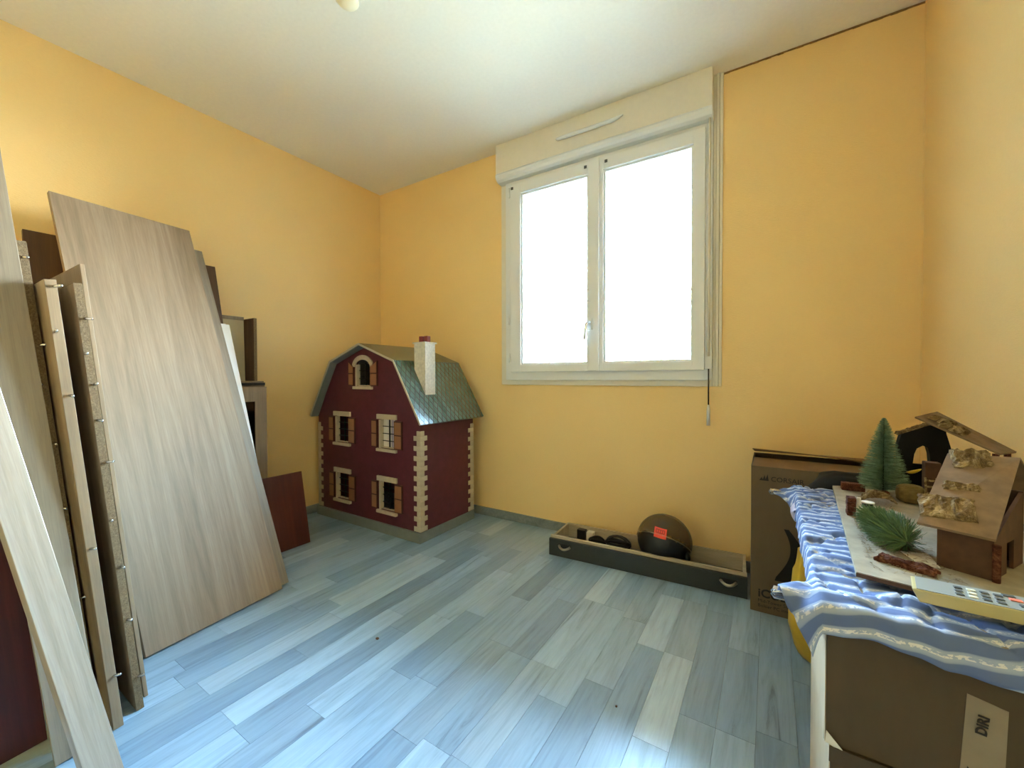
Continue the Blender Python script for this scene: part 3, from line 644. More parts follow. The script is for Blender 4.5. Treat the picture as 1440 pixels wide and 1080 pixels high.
for u in (0.060, LEN - 0.105):
    b = bmesh.new(); P = []
    for i in range(9):
        t = i / 8; P.append(loc(u + 0.062 * t, -0.020 * math.sin(math.pi * t) ** 0.6 - 0.001, 0.062 - 0.010 * math.sin(math.pi * t)))
    tube(b, P, 0.0065, 8); hnd = part('handle', b, M['dmetal'], dw, True, label='curved nickel pull handle')
    part('handle_plate', BM(lbox, u - 0.004, -0.0012, 0.052, u + 0.066, 0.0, 0.074), M['black'], hnd)
# helmet
hc = Vector((-0.448, 2.150, 0.142))
hm = thing('helmet', (hc.x, hc.y, 0.017), 'helmet with smoked brown visor and red sticker lying in the drawer', 'helmet')
b = bmesh.new(); ellipsoid(b, hc, (0.129, 0.116, 0.1245), 40, 26, -0.985, 0.999); rim = Vector((0.10, 0.62, 0.78)).normalized()
bmesh.ops.delete(b, geom=[v for v in b.verts if (v.co - hc).dot(rim) > -0.004], context='VERTS')
part('liner', b, M['black'], hm, True, label='black padded inside')
b = bmesh.new(); ellipsoid(b, hc, (0.133, 0.120, 0.131), 40, 26, -0.98, 0.999)
rim = Vector((0.10, 0.62, 0.78)).normalized()
cut = [v for v in b.verts if (v.co - hc).dot(rim) < -0.016]
bmesh.ops.delete(b, geom=cut, context='VERTS'); part('visor', b, M['shell'], hm, True, label='smoked translucent brown visor')
b = bmesh.new(); P = []
e1 = rim.orthogonal().normalized(); e2 = rim.cross(e1)
for i in range(41):
    t = i / 40 * math.tau; d = e1 * math.cos(t) + e2 * math.sin(t); q = d * 0.12 + rim * (-0.014)
    k = 1 / math.sqrt((q.x / 0.133) ** 2 + (q.y / 0.120) ** 2 + (q.z / 0.131) ** 2); P.append(hc + q * k)
tube(b, P, 0.0025, 6); part('visor_rim', b, M['dmetal'], hm, True)
b = bmesh.new(); lathe(b, [(0.020, 0), (0.024, 0.006), (0.022, 0.014), (0.010, 0.018)], (0, 0, 0), 16)
bmesh.ops.rotate(b, verts=b.verts, cent=(0, 0, 0), matrix=Matrix.Rotation(math.radians(75), 3, 'Y')); bmesh.ops.translate(b, verts=b.verts, vec=hc + Vector((0.112, -0.05, -0.04))); part('hinge_knob', b, M['black'], hm, True)
def on_shell(u, z, off):
    q = Vector((u, -0.1, z)); a = (q.x / 0.133) ** 2 + (q.z / 0.131) ** 2
    return hc + Vector((u, -0.120 * math.sqrt(max(0, 1 - a)) - off, z))
def patch(u0, u1, z0, z1, off, n=5):
    b = bmesh.new(); g = [[b.verts.new(on_shell(u0 + (u1 - u0) * i / n, z0 + (z1 - z0) * j / n - 0.1 * (u0 + (u1 - u0) * i / n), off)) for i in range(n + 1)] for j in range(n + 1)]
    for j in range(n):
        for i in range(n): b.faces.new((g[j][i], g[j][i + 1], g[j + 1][i + 1], g[j + 1][i]))
    return b
st = part('sticker', patch(-0.026, 0.032, 0.050, 0.092, 0.0022), M['sticker'], hm, label='bright red-orange sticker')
for z0, z1, u0, u1 in ((0.070, 0.073, -0.018, 0.024), (0.083, 0.086, -0.018, 0.024)): part('print', patch(u0, u1, z0, z1, 0.0030), M['stick2'], st)
for u in (-0.018, -0.008, 0.002, 0.012, 0.021): part('print', patch(u, u + 0.003, 0.070, 0.086, 0.0030), M['stick2'], st)
# cables and odds and ends
def cable(c, n, r0, h, rad, label, seed, mat, name='cable_coil', g='coils of cable in the drawer'):
    r = random.Random(seed); b = bmesh.new(); P = []
    for i in range(n * 18):
        t = i / 18 * math.tau; k = r0 * (0.75 + 0.3 * noise.noise((i * 0.07, seed, 0)))
        P.append(Vector((c[0] + k * 1.5 * math.cos(t), c[1] + k * 0.62 * math.sin(t), c[2] + rad + h * (0.5 + 0.5 * noise.noise((i * 0.11, seed, 5))) )))
    tube(b, P, rad, 6); return single(name, b, mat, (c[0], c[1], c[2]), label, 'cable', g, True)
cable((-0.688, 2.16, 0.017), 9, 0.054, 0.095, 0.006, 'tangled black cable lying left of the helmet in the drawer', 2, M['black'])
cable((-0.800, 2.15, 0.017), 6, 0.036, 0.075, 0.006, 'smaller black cable coil near the drawer left end', 4, M['black2'])
b = BM(ubox, (-0.945, 2.20, 0.017), (-0.895, 2.235, 0.085)); single('adapter', b, M['black'], (-0.92, 2.2175, 0.017), 'black adapter block in the left end of the drawer', 'adapter', bevel=0.004)
b = BM(ubox, (-0.885, 2.195, 0.017), (-0.845, 2.235, 0.082)); single('plastic_box', b, M['paper'], (-0.865, 2.215, 0.017), 'small white box in the drawer beside the adapter', 'box', bevel=0.003)

# ------------------------------------------------------------------ computer case carton
KX0, KX1, KY0, KY1, KH = -0.062, 0.50, 1.957, 2.305, 0.604
cs = thing('carton', (0.22, 2.13, 0), 'tall brown carton with black printing standing in the right corner', 'box')
def box_walls(bm, x0, x1, y0, y1, z0, z1, t=0.005):
    ubox(bm, (x0, y0, z0), (x1, y0 + t, z1)); ubox(bm, (x0, y1 - t, z0), (x1, y1, z1)); ubox(bm, (x0, y0 + t, z0), (x0 + t, y1 - t, z1)); ubox(bm, (x1 - t, y0 + t, z0), (x1, y1 - t, z1)); ubox(bm, (x0 + t, y0 + t, z0), (x1 - t, y1 - t, z0 + t))
part('body', BM(box_walls, KX0, KX1, KY0, KY1, 0.001, KH), M['kraft3'], cs, bevel=0.001)
part('front_flap', BM(slab, [(KX0 + 0.004, KY0 + 0.001, KH), (KX1 - 0.004, KY0 + 0.001, KH), (KX1 - 0.01, KY0 + 0.060, KH + 0.026), (KX0 + 0.01, KY0 + 0.060, KH + 0.026)], 0.004), M['kraft'], cs)
b = bmesh.new(); n = 8
for i in range(n):                                                # bowed rear flap
    a0, a1 = i / n, (i + 1) / n
    f = lambda t: 0.030 + 0.030 * math.sin(math.pi * (0.15 + 0.85 * t) * 0.5 + 0.9) - 0.028 * t
    x0, x1 = KX0 + 0.002 + (KX1 - KX0 - 0.006) * a0, KX0 + 0.002 + (KX1 - KX0 - 0.006) * a1
    slab(b, [(x0, KY0 + 0.045, KH + f(a0) + 0.008), (x1, KY0 + 0.045, KH + f(a1) + 0.008), (x1, KY1 - 0.002, KH + 0.012), (x0, KY1 - 0.002, KH + 0.012)], 0.004)
part('rear_flap', b, M['kraft'], cs)
part('inside', BM(ubox, (KX0 + 0.006, KY0 + 0.006, 0.40), (KX1 - 0.006, KY1 - 0.006, KH - 0.03)), M['black2'], cs)  # solid matt black fill: shade under the flaps put into colour
def on_front(me, x, z, name='printing', label=None):
    o = link(name, me, cs); o.rotation_euler = (math.radians(90), 0, 0); o.location = Vector((x, KY0 - 0.0008, z)) - cs.location
    if label: o['label'] = label
on_front(text_mesh('printing', 'CORSAIR', 0.027, M['ink']), 0.006, 0.547, label='brand lettering')
on_front(text_mesh('printing', 'iCUE 50', 0.047, M['ink'], bold=0.0012), -0.036, 0.066, label='large model lettering')
on_front(text_mesh('printing', 'Mid-Tower Smart Case', 0.018, M['ink']), -0.036, 0.044)
on_front(text_mesh('printing', 'Boîtier PC intelligent', 0.018, M['ink']), -0.036, 0.024)
def print_prism(pts): return BM(prism, pts, 1, KY0 - 0.0014, KY0 - 0.0002)
for dx, h1 in ((0, 0.014), (0.010, 0.023), (0.020, 0.027)):
    part('logo_sail', print_prism([(-0.034 + dx, 0.547), (-0.034 + dx + 0.013, 0.547), (-0.034 + dx + 0.009, 0.547 + h1)]), M['ink'], cs)
arc_o = [(0.053 + 0.050 * math.sin(t) * 0.95, 0.356 - 0.205 * (i / 14)) for i, t in enumerate([math.pi * 0.02 + math.pi * 0.9 * i / 14 for i in range(15)])]
b = bmesh.new()
for i in range(14):                                               # black crescent, built as strips
    def xl(t): return 0.052 + 0.030 * math.sin(math.pi * min(1, t * 1.08)) * (1 - 0.2 * t) - 0.030 * t * t
    def xr(t): return 0.058 + 0.085 * math.sin(math.pi * (0.04 + 0.60 * t))
    t0, t1 = i / 14, (i + 1) / 14
    z0, z1 = 0.360 - 0.215 * t0, 0.360 - 0.215 * t1
    q = [(xl(t1), z1), (xr(t1), z1), (xr(t0), z0), (xl(t0), z0)]
    hexa(b, [(x, KY0 - 0.0002, z) for x, z in q], [(x, KY0 - 0.0013, z) for x, z in q])
part('logo_crescent', b, M['black2'], cs, label='large black crescent print')

# bags between the table and the carton
single('plastic_bag', lump((0.190, 1.70, 0.205), (0.125, 0.075, 0.205), 0.10, 1.8, seed=3, flat=0.002), M['yellow'], (0.190, 1.70, 0), 'yellow plastic bag on the floor behind the cloth-covered boxes', 'bag', smooth=True)
single('fabric_bag', lump((0.265, 1.745, 0.545), (0.150, 0.095, 0.105), 0.12, 1.7, seed=8), M['black2'], (0.265, 1.745, 0.46), 'crumpled black bag behind the back edge of the striped cloth', 'bag', smooth=True)

# ------------------------------------------------------------------ boxes carrying the cloth
bx = thing('cardboard_box', (0.27, 0.91, 0.425), 'brown cardboard box with a stuck-on paper label under the striped cloth', 'box')
part('body', BM(box_walls, 0.074, 0.465, 0.757, 1.06, 0.4265, 0.612), M['kraft2'], bx, bevel=0.0015)
part('lit_side_sheet', BM(ubox, (0.0728, 0.7575, 0.428), (0.0738, 1.058, 0.611)), M['kraft_lit'], bx, label='left side, window light put into its pale colour')  # sheet paler than the box, lit face painted on
part('bottom_flap', BM(slab, [(0.078, 0.7565, 0.400), (0.46, 0.7565, 0.380), (0.46, 0.752, 0.4255), (0.078, 0.752, 0.4255)], 0.0015), M['kraft2'], bx)
b = bmesh.new(); slab(b, [(0.0735, 0.7555, 0.428), (0.098, 0.7535, 0.420), (0.090, 0.752, 0.430), (0.0745, 0.754, 0.446)], 0.001); part('torn_corner', b, M['paper'], bx, label='torn white corner')
lb = part('label_sheet', BM(slab, [(0.212, 0.7562, 0.43), (0.252, 0.7562, 0.43), (0.2555, 0.7562, 0.552), (0.219, 0.7562, 0.5605)], 0.0006), M['tape'], bx, label='dull paper label')
def label_text(txt, x, z, size):
    o = link('printing', text_mesh('printing', txt, size, M['ink'], 0.0003, 0.0004), lb); o.rotation_euler = (math.radians(90), math.radians(-84), 0); o.location = Vector((x, 0.7546, z)) - wpos(lb)
label_text('DIRI', 0.236, 0.512, 0.014); label_text('X', 0.231, 0.452, 0.018)
b2 = thing('cardboard_box', (0.27, 0.92, 0), 'lower brown cardboard box standing on the floor beneath the labelled one', 'box')
part('body', BM(box_walls, 0.080, 0.465, 0.760, 1.07, 0.001, 0.425), M['kraft2'], b2, bevel=0.0015)
part('lit_side_sheet', BM(ubox, (0.0785, 0.7605, 0.002), (0.0798, 1.068, 0.424)), M['kraft_lit'], b2, label='left side, window light put into its pale colour')  # same lit face painted on the lower box
b3 = thing('cardboard_box', (0.29, 1.31, 0), 'plain cardboard box hidden under the back half of the striped cloth', 'box')
part('body', BM(box_walls, 0.120, 0.465, 1.09, 1.53, 0.001, 0.612), M['kraft'], b3, bevel=0.0015)
single('support_board', BM(ubox, (0.068, 0.752, 0.6125), (0.475, 1.545, 0.6245)), M['oakg'], (0.27, 1.15, 0.6125), 'flat board under the striped cloth on top of the boxes', 'board')
# striped cloth
def cloth_point(s, y):
    """s across (metres from the right), y along; returns point on the draped cloth"""
    x = s; z = 0.6265
    fold = 0.009 + 0.012 * max(0.0, min(1.0, (0.98 - y) / 0.16))
    z += fold * max(-0.15, fbm((x * 9 + y * 6, y * 16 - x * 5, 1.7), 1.0, 2)) + 0.0045 * max(0, fbm((x * 26, y * 34, 4), 1.0, 2))
    z += 0.0035 * max(0, math.sin(x * 30 + y * 52)) * max(0.0, min(1.0, (0.93 - y) / 0.08))
    z -= 0.007 * max(0.0, 0.13 - abs(fbm((x * 16 + y * 3, y * 11, 7.3), 1.0, 3))) / 0.13 * (1.0 if y > 0.77 else 0.3) - 0.003
    if y > 0.87 and x > 0.12: z = min(z, 0.6368)
    yy = y
    if y < 0.752:                                               # front hang
        d = 0.752 - y; z = 0.6265 + fold * max(-0.1, fbm((x * 9 + 0.752 * 6, 0.752 * 16 - x * 5, 1.7), 1.0, 2)) - d * 0.9; yy = 0.752 - 0.006 - d * 0.25 - 0.006 * fbm((x * 22, 0, 3), 1, 2)
    if x < 0.066:                                               # left hang, stiff corners where the clips sit
        d = 0.066 - x
        crn = max(math.exp(-((y - 0.80) / 0.055) ** 2), math.exp(-((y - 1.50) / 0.045) ** 2))
        x = 0.064 - d * (0.10 + 1.35 * crn) - 0.004 * fbm((y * 22, 0, 9), 1, 2); z -= d * (0.85 - 0.50 * crn) + 0.004
    return Vector((x, yy, z))
NX, NY = 96, 150
xs = [0.030 + (0.478 - 0.030) * i / NX for i in range(NX + 1)]
ysv = [0.716 + (1.555 - 0.716) * j / NY for j in range(NY + 1)]
b = bmesh.new(); uvl = b.loops.layers.uv.new('UVMap'); grid = [[b.verts.new(cloth_point(x, y)) for x in xs] for y in ysv]; uvs = {}
for j in range(NY + 1):
    for i in range(NX + 1): uvs[grid[j][i]] = (xs[i], ysv[j] + 0.05 * fbm((xs[i] * 3, ysv[j] * 2, 0), 1, 1) * (0.3 if ysv[j] > 0.95 else 0.6))
for j in range(NY):
    for i in range(NX):
        f = b.faces.new((grid[j][i], grid[j][i + 1], grid[j + 1][i + 1], grid[j + 1][i])); f.smooth = True
        for lp in f.loops: lp[uvl].uv = uvs[lp.vert]
me = bpy.data.meshes.new('striped_cloth'); b.to_mesh(me); b.free(); me.materials.append(M['cloth'])
cl = link('striped_cloth', me); sm = cl.modifiers.new('thick', 'SOLIDIFY'); sm.thickness = 0.0012; sm.offset = 1
tag(cl, 'blue and white striped cloth draped over the cardboard boxes', 'cloth')
b = bmesh.new(); n = 10
g = [[b.verts.new((0.066 - 0.010 * math.sin(math.pi * j / n) - 0.004 * (i % 2), 1.33 + 0.16 * i / n, 0.615 - 0.055 * j / n * math.sin(math.pi * (i + 1) / (n + 2)))) for i in range(n + 1)] for j in range(n + 1)]
for j in range(n):
    for i in range(n): b.faces.new((g[j][i], g[j][i + 1], g[j + 1][i + 1], g[j + 1][i]))
lo_ = link('lining_fold', mesh('lining_fold', b, M['pink'], True), cl); lo_['label'] = 'pale lining hanging below the left edge'
# steel cloth clips
def clip(c, ang, label):
    t = thing('cloth_clip', c, label, 'clip', 'steel clips on the striped cloth')
    R = Matrix.Rotation(ang, 3, 'Z')
    def put(bm): bmesh.ops.scale(bm, verts=bm.verts, vec=(0.8, 0.8, 0.8)); bmesh.ops.rotate(bm, verts=bm.verts, cent=(0, 0, 0), matrix=R); bmesh.ops.translate(bm, verts=bm.verts, vec=Vector(c)); return bm
    b = bmesh.new(); P = [(0.020, -0.008, 0.004), (0.0, -0.008, 0.006), (-0.012, -0.008, 0.003), (-0.016, -0.008, -0.003), (-0.012, -0.008, -0.009), (0.018, -0.008, -0.008)]
    for y in (-0.008, 0.008): tube(b, [(x, y, z) for x, _, z in P], 0.0026, 8)
    part('spring', put(b), M['metal'], t, True)
    b = bmesh.new(); hexa(b, [(-0.013, -0.009, 0.0062), (0.022, -0.009, 0.0042), (0.022, 0.009, 0.0042), (-0.013, 0.009, 0.0062)], [(-0.013, -0.009, 0.0078), (0.022, -0.009, 0.0058), (0.022, 0.009, 0.0058), (-0.013, 0.009, 0.0078)]); part('upper_plate', put(b), M['metal'], t)
    b = bmesh.new(); hexa(b, [(-0.010, -0.009, -0.0115), (0.018, -0.009, -0.0105), (0.018, 0.009, -0.0105), (-0.010, 0.009, -0.0115)], [(-0.010, -0.009, -0.0100), (0.018, -0.009, -0.0090), (0.018, 0.009, -0.0090), (-0.010, 0.009, -0.0100)]); part('lower_plate', put(b), M['metal'], t)
clip((0.014, 1.500, 0.616), 0.1, 'steel clip on the far left corner of the striped cloth')
clip((0.018, 0.800, 0.616), 0.0, 'steel clip on the near left corner of the striped cloth')

# ------------------------------------------------------------------ nativity scene on the cloth
ZB = 0.6385
ctr = Vector((0.30, 1.2, ZB))
bs = thing('nativity_base', (0.30, 1.2, ZB), 'sanded base board of the miniature village on the cloth', 'board')
b = bmesh.new(); prism(b, [(0.160, 1.535), (0.124, 0.876), (0.335, 0.832), (0.470, 0.84), (0.475, 1.615), (0.310, 1.610)], 2, ZB, ZB + 0.008); part('board', b, M['sand'], bs)
part('dark_edge', BM(hexa, [(0.1235, 0.8755, ZB), (0.335, 0.8312, ZB), (0.335, 0.8318, ZB), (0.1238, 0.876, ZB)], [(0.1235, 0.8755, ZB + 0.0065), (0.335, 0.8312, ZB + 0.0065), (0.335, 0.8318, ZB + 0.0065), (0.1238, 0.876, ZB + 0.0065)]), M['brown'], bs)
ZN = ZB + 0.0085
r = random.Random(5); b = bmesh.new()
for i in range(700):                                             # straw and gravel litter
    x, y = r.uniform(0.145, 0.26), r.uniform(0.90, 1.40); x = max(x, 0.150 + 0.05 * (y - 0.9))
    a = r.uniform(0, math.tau); l = r.uniform(0.002, 0.009); d = Vector((math.cos(a), math.sin(a), 0)) * l; w = Vector((-d.y, d.x, 0)).normalized() * 0.0006
    p = Vector((x, y, ZN + r.uniform(0.0002, 0.003))); b.faces.new([b.verts.new(q) for q in (p - d - w, p + d - w, p + d + w, p - d + w)])
tag(part('straw_litter', b, M['bark'], bs), kind='stuff')
part('white_patch', BM(prism, [(0.207, 1.02), (0.222, 0.955), (0.246, 0.965), (0.246, 1.03)], 2, ZN - 0.0004, ZN + 0.0012), M['snow'], bs)
def brush_tree(name, base, axis, h, r0, n, mat, label, seed, droop=0.25, stub=0.012, taper=0.80):
    axis = Vector(axis).normalized(); e1 = axis.orthogonal().normalized(); e2 = axis.cross(e1); base = Vector(base); r = random.Random(seed)
    t = thing(name, tuple(base), label, 'ornament tree', 'bottle brush trees')
    part('wire_stem', BM(tube, [base, base + axis * h * 1.0], [0.0026, 0.0012], 6), M['wire'], t, True)
    b = bmesh.new()
    for i in range(n):
        u = i / n; hh = stub + (h - stub) * u; rad = r0 * (min(1.0, 0.82 + u * 2.2) if u < 0.08 else 1.0) * (1 - u) ** taper + 0.003
        an = i * 2.39996 + r.uniform(-0.3, 0.3); d = (e1 * math.cos(an) + e2 * math.sin(an)); rad *= r.uniform(0.82, 1.06)
        tip = base + axis * (hh + droop * rad * r.uniform(0.2, 1.1)) + d * rad; root = base + axis * hh
        w = (tip - root).cross(Vector((r.uniform(-1, 1), r.uniform(-1, 1), r.uniform(-1, 1)))).normalized() * 0.00075
        b.faces.new([b.verts.new(q) for q in (root - w, root + w, tip + w * 0.5, tip - w * 0.5)])
    tag(part('bristles', b, mat, t), kind='stuff')
    return t
t1 = brush_tree('brush_tree', (0.262, 1.470, ZN), (0, 0, 1), 0.212, 0.056, 3000, M['green'], 'standing green bottle brush fir tree on the village base', 1, stub=0.016)
b = bmesh.new(); lathe(b, [(0.014, 0), (0.014, 0.010), (0.008, 0.016)], (0.262, 1.470, ZN), 14); part('wooden_foot', b, M['barkr'], t1)
brush_tree('brush_tree', (0.216, 0.985, ZN + 0.024), (-0.28, 0.95, 0.06), 0.150, 0.040, 2400, M['green2'], 'fallen green bottle brush tree lying on its side on the base', 2, droop=1.2, taper=0.45)
def bark_chunk(name, c, size, rotz, tilt, mat, label, cat='bark piece', group='bark pieces', seed=0, curve=0.0, roll=0.0, parent=None):
    b = bmesh.new(); nx, ny = 14, 12; R = Matrix.Rotation(rotz, 3, 'Z') @ Matrix.Rotation(tilt, 3, 'X') @ Matrix.Rotation(roll, 3, 'Y')
    sx, sy, sz = size; top, bot = [], []
    for j in range(ny + 1):
        rt_, rb_ = [], []
        for i in range(nx + 1):
            u, v = i / nx - 0.5, j / ny - 0.5
            u2 = u * (1 + 0.16 * fbm((v * 4, seed, 0), 1, 2)); v2 = v * (1 + 0.2 * fbm((u * 4, seed + 3, 0), 1, 2))
            hh = sz * (0.75 + 0.5 * fbm((u * 7, v * 3.5, seed), 1.3, 3)) + curve * (0.25 - u * u)
            e = min(1, 9 * min(0.5 - abs(u), 0.5 - abs(v)) + 0.45)
            rt_.append(b.verts.new(R @ Vector((u2 * sx, v2 * sy, hh * e)) + Vector(c))); rb_.append(b.verts.new(R @ Vector((u2 * sx, v2 * sy, curve * (0.25 - u * u) - 0.0005)) + Vector(c)))
        top.append(rt_); bot.append(rb_)
    for j in range(ny):
        for i in range(nx):
            b.faces.new((top[j][i], top[j][i + 1], top[j + 1][i + 1], top[j + 1][i])); b.faces.new((bot[j][i], bot[j + 1][i], bot[j + 1][i + 1], bot[j][i + 1]))
    for j in range(ny):
        for i in (0, nx): b.faces.new((top[j][i], top[j + 1][i], bot[j + 1][i], bot[j][i]))
    for i in range(nx):
        for j in (0, ny): b.faces.new((top[j][i], top[j][i + 1], bot[j][i + 1], bot[j][i]))
    if parent: return part(name, b, mat, parent)
    return single(name, b, mat, tuple(c), label, cat, group)
bark_chunk('bark_piece', (0.199, 0.945, ZN), (0.075, 0.030, 0.010), -0.45, 0, M['barkr'], 'flat red-brown bark strip in front of the fallen tree', seed=2)
bark_chunk('bark_piece', (0.236, 1.385, ZN + 0.004), (0.070, 0.030, 0.010), 0.15, 0, M['bark'], 'arched bark log behind the birch stick', seed=4, curve=0.075)
single('wooden_block', BM(ubox, (0.176, 1.488, ZN), (0.228, 1.512, ZN + 0.021)), M['barkr'], (0.20, 1.50, ZN), 'brown brick-like block at the far left of the base', 'block', bevel=0.002)
ps = thing('brick_pillar', (0.162, 1.235, ZN), 'small stack of red bricks on the left of the base', 'pillar')
for i in range(4): part('brick', BM(ubox, (0.155 + 0.0006 * (i % 2), 1.222, ZN + 0.0105 * i), (0.171 + 0.0006 * (i % 2), 1.246, ZN + 0.0105 * i + 0.0098)), M['barkr'], ps, bevel=0.001)
bf = thing('birch_fence', (0.178, 1.232, ZN), 'tiny birch stick rail with pale log slices beside the bricks', 'fence')
b = bmesh.new(); tube(b, [(0.1765, 1.230, ZN), (0.1775, 1.234, ZN + 0.042)], 0.0040, 10); part('post', b, M['birch'], bf)
for z in (0.014, 0.030):
    b = bmesh.new(); tube(b, [(0.186, 1.236, ZN + z - 0.006), (0.202, 1.239, ZN + z - 0.006)], 0.0075, 10); part('log', b, M['black2'], bf)
    b = bmesh.new(); lathe(b, [(0.0005, 0.0), (0.0125, 0.0), (0.0125, 0.0022), (0.0005, 0.0022)], (0.194, 1.236, ZN + z + 0.002), 14); part('log_slice', b, M['birch'], bf)
single('moss_block', lump((0.306, 1.425, ZN + 0.024), (0.028, 0.020, 0.024), 0.10, 2.5, 18, 12, seed=4, flat=ZN + 0.0002), M['moss'], (0.306, 1.425, ZN), 'moss-covered block in front of the dark arch', 'block')
ld = thing('ladder', (0.330, 1.380, ZN), 'tiny wooden ladder leaning beside the cabin roof', 'ladder')
for dx in (0.0, 0.020):
    b = bmesh.new(); hexa(b, [(0.322 + dx, 1.366, ZN), (0.326 + dx, 1.366, ZN), (0.326 + dx, 1.370, ZN), (0.322 + dx, 1.370, ZN)], [(0.324 + dx, 1.392, ZN + 0.075), (0.328 + dx, 1.392, ZN + 0.075), (0.328 + dx, 1.396, ZN + 0.075), (0.324 + dx, 1.396, ZN + 0.075)]); part('rail', b, M['bark'], ld)
for i in range(5): t = (i + 0.6) / 5.2; part('rung', BM(ubox, (0.325, 1.367 + 0.026 * t, ZN + 0.075 * t), (0.345, 1.370 + 0.026 * t, ZN + 0.075 * t + 0.004)), M['bark'], ld)
single('wooden_crate', BM(ubox, (0.345, 1.475, ZN + 0.0), (0.375, 1.505, ZN + 0.100)), M['cabin'], (0.360, 1.490, ZN), 'brown wooden pillar block inside the dark arch', 'block', bevel=0.002)
b = bmesh.new(); tube(b, [(0.318 + 0.03 * i / 6, 1.520, ZN + 0.062 + 0.012 * (i / 6) ** 2) for i in range(7)], [0.001, 0.003, 0.0042, 0.0045, 0.004, 0.003, 0.001], 8); single('yellow_crescent', b, plain('bright_yellow', (224, 190, 60), 0.5), (0.333, 1.520, ZN + 0.060), 'small yellow crescent in front of the dark arch', 'ornament', smooth=True)

cbn = thing('model_cabin', (0.31, 1.05, ZN), 'miniature wooden cabin with bark patches on its sloping roof', 'model house')
FL, FR = Vector((0.2445, 0.978, 0)), Vector((0.3015, 0.948, 0))
bk = Vector((0.072, 0.120, 0)); BL, BR = FL + bk, FR + bk
def wallq(bm, a, c, z0, z1, za=None, t=0.005):
    za = za or z1; n = Vector((-(c - a).y, (c - a).x, 0)).normalized() * t
    hexa(bm, [(a.x, a.y, z0), (c.x, c.y, z0), (c.x + n.x, c.y + n.y, z0), (a.x + n.x, a.y + n.y, z0)], [(a.x, a.y, z1), (c.x, c.y, za), (c.x + n.x, c.y + n.y, za), (a.x + n.x, a.y + n.y, z1)])
part('front_wall', BM(wallq, FL, FR, ZN, 0.712), M['cabin'], cbn)
part('left_wall', BM(wallq, BL, FL, ZN, 0.775, 0.708), M['cabin'], cbn)
b = bmesh.new(); wallq(b, FR, FR + bk * 0.42, ZN, 0.708, 0.737); wallq(b, FR + bk * 0.66, BR, ZN, 0.752, 0.772); wallq(b, FR + bk * 0.42, FR + bk * 0.66, ZN + 0.050, 0.737, 0.752)
part('right_wall', b, M['cabin'], cbn, label='brown side wall with doorway')
part('back_wall', BM(wallq, BR, BL, ZN, 0.772), M['cabin'], cbn)
b = bmesh.new(); tube(b, [FR + Vector((0.002, -0.003, ZN)), FR + Vector((0.002, -0.003, 0.706))], 0.0048, 8); part('corner_post', b, M['barkr'], cbn)
part('doorway', BM(wallq, FR + bk * 0.40 + Vector((-0.008, 0.004, 0)), FR + bk * 0.68 + Vector((-0.008, 0.004, 0)), ZN, ZN + 0.055), M['black2'], cbn, label='black sheet standing for the dark inside of the doorway')  # sheet behind the opening, darkness inside put into its colour
e1, e2, r2, r1 = (0.2165, 0.966, 0.720), (0.300, 0.938, 0.7165), (0.386, 1.118, 0.8235), (0.3005, 1.150, 0.818)
rf = part('roof_slope', BM(slab, [e1, e2, r2, r1], 0.005), M['croof'], cbn, label='dusty front roof board')
part('roof_slope', BM(slab, [r1, r2, (0.450, 1.215, 0.735), (0.345, 1.250, 0.725)], 0.005), M['croof'], cbn)
E1, E2, R1 = Vector(e1), Vector(e2), Vector(r1); N_ = (E2 - E1).cross(R1 - E1).normalized()
def roof_bark(u, v, size, ang, seed, mat='bark'):
    c = E1 + (E2 - E1) * u + (R1 - E1) * v + N_ * 0.0006
    bm_o = bark_chunk('bark_patch', (0, 0, 0), size, ang, 0, M[mat], None, seed=seed, parent=rf)
    ex = (E2 - E1).normalized(); ey_ = N_.cross(ex)
    bm_o.matrix_local = Matrix.Translation(c - wpos(rf)) @ Matrix(((ex.x, ey_.x, N_.x, 0), (ex.y, ey_.y, N_.y, 0), (ex.z, ey_.z, N_.z, 0), (0, 0, 0, 1))) @ Matrix.Translation(wpos(rf))
    return bm_o
roof_bark(0.30, 0.235, (0.068, 0.060, 0.008), 0.15, 7); roof_bark(0.40, 0.52, (0.046, 0.022, 0.008), 0.1, 8); roof_bark(0.38, 0.93, (0.052, 0.056, 0.013), 0.2, 9)
# rear stable: raised roof board on dark arch
sv = thing('model_stable', (0.40, 1.55, ZN), 'miniature stable with dark arch and raised bark roof behind the cabin', 'model house')
q = [(0.334, 1.520, 0.862), (0.452, 1.400, 0.792), (0.503, 1.475, 0.790), (0.394, 1.590, 0.874)]
rs = part('roof_board', BM(slab, q, 0.004), M['croof'], sv)
for u, v, sz, sd in ((0.22, 0.45, (0.050, 0.034, 0.007), 11), (0.42, 0.22, (0.055, 0.030, 0.012), 12)):
    Q = [Vector(a) for a in q]; N2 = (Q[1] - Q[0]).cross(Q[3] - Q[0]).normalized(); ex = (Q[1] - Q[0]).normalized(); ey_ = N2.cross(ex)
    c = Q[0] + (Q[1] - Q[0]) * u + (Q[3] - Q[0]) * v + N2 * 0.0006
    o = bark_chunk('bark_patch', (0, 0, 0), sz, 0.1, 0, M['bark'], None, seed=sd, parent=rs)
    o.matrix_local = Matrix.Translation(c - wpos(rs)) @ Matrix(((ex.x, ey_.x, N2.x, 0), (ex.y, ey_.y, N2.y, 0), (ex.z, ey_.z, N2.z, 0), (0, 0, 0, 1))) @ Matrix.Translation(wpos(rs))
o_ = [(0.306, ZN), (0.308, 0.724), (0.306, 0.778), (0.313, 0.809), (0.34, 0.826), (0.373, 0.838), (0.401, 0.823), (0.412, 0.778), (0.416, 0.73), (0.416, ZN)]
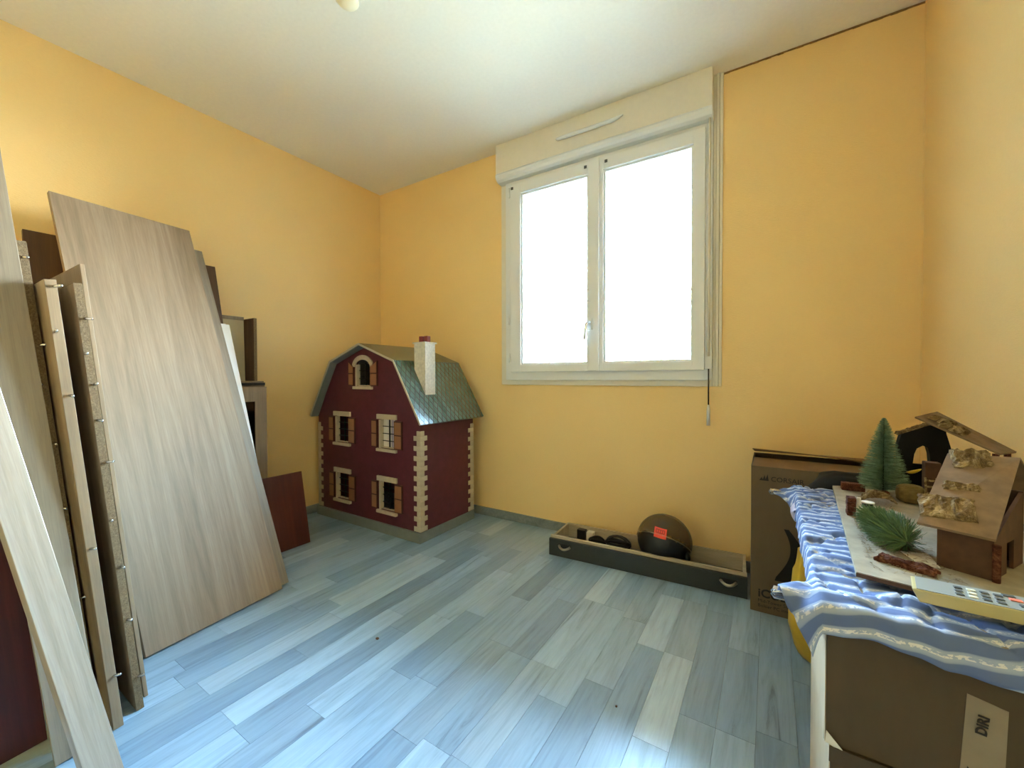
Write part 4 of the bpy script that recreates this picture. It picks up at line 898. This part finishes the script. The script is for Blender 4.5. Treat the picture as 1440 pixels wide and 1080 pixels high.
i_ = [(0.334, ZN), (0.337, 0.727), (0.34, 0.756), (0.345, 0.772), (0.357, 0.781), (0.367, 0.776), (0.371, 0.759), (0.373, 0.731), (0.373, 0.716), (0.373, ZN)]
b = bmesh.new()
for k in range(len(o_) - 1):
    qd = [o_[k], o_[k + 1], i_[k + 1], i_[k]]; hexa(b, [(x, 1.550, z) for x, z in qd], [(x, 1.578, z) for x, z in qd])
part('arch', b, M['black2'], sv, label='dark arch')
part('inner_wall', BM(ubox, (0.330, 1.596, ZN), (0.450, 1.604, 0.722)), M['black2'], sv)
for x_, y_, z_ in ((0.458, 1.440, 0.786), (0.488, 1.475, 0.788), (0.404, 1.580, 0.855)):
    part('post', BM(tube, [(x_, y_, ZN), (x_, y_, z_)], 0.006, 8), M['barkr'], sv)
bark_chunk('bark_strip', (0.336, 1.556, 0.824), (0.072, 0.034, 0.006), 0, 0, M['bark'], None, seed=15, roll=-0.46, parent=sv)

# ------------------------------------------------------------------ remote control
RZ = ZN + 0.020
c0, c1, c2, c3 = Vector((0.1775, 0.829, 0)), Vector((0.350, 0.822, 0)), Vector((0.360, 0.874, 0)), Vector((0.1865, 0.880, 0))
sh_ = Vector((-0.003, -0.030, 0)); c0, c1, c2, c3 = [q + sh_ for q in (c0, c1, c2, c3)]
rm = thing('remote_control', ((c0.x + c2.x) / 2, (c0.y + c2.y) / 2, RZ - 0.019), 'ivory remote control with grey face lying on the striped cloth', 'remote control')
ins = lambda q, k: q + ((c0 + c2) / 2 - q) * k
b = bmesh.new(); hexa(b, [(ins(q, .10).x, ins(q, .10).y, RZ - 0.019) for q in (c0, c1, c2, c3)], [(q.x, q.y, RZ) for q in (c0, c1, c2, c3)]); part('casing', b, M['remote'], rm, bevel=0.002)
b = bmesh.new(); hexa(b, [(ins(q, .06).x, ins(q, .06).y, RZ - 0.001) for q in (c0, c1, c2, c3)], [(ins(q, .06).x, ins(q, .06).y, RZ + 0.0007) for q in (c0, c1, c2, c3)]); part('faceplate', b, M['remotef'], rm)
def on_remote(u, v): return c0 + (c1 - c0) * u + (c3 - c0) * v
for i in range(4):
    for j in range(3):
        p = on_remote(0.285 + 0.075 * i, 0.24 + 0.24 * j); part('key', BM(ubox, (p.x - 0.0042, p.y - 0.0032, RZ + 0.0005), (p.x + 0.0042, p.y + 0.0032, RZ + 0.0020)), M['keyb'] if i != 1 else M['keyl'], rm, bevel=0.0006)
for u, v, mt in ((0.60, 0.62, 'keyr'), (0.68, 0.62, 'keyb'), (0.57, 0.84, 'keyb'), (0.64, 0.30, 'keyb'), (0.73, 0.30, 'keyb'), (0.80, 0.62, 'keyb'), (0.86, 0.36, 'keyb')):
    p = on_remote(u, v); part('key', BM(ubox, (p.x - 0.006, p.y - 0.0036, RZ + 0.0005), (p.x + 0.006, p.y + 0.0036, RZ + 0.0022)), M[mt], rm, bevel=0.0006)

# two specks lying on the floor
for px, lab in (((-1.225, 1.000), 'tiny dark crumb on the floor near the tall oak panel'), ((-0.375, 1.165), 'tiny dark speck on the floor in the foreground')):
    single('crumb', lump((px[0], px[1], 0.003), ((0.007, 0.005, 0.003) if px[0] < -1 else (0.003, 0.003, 0.002)), 0.2, 2, 10, 6), M['brown'], (px[0], px[1], 0.0), lab, 'crumb')
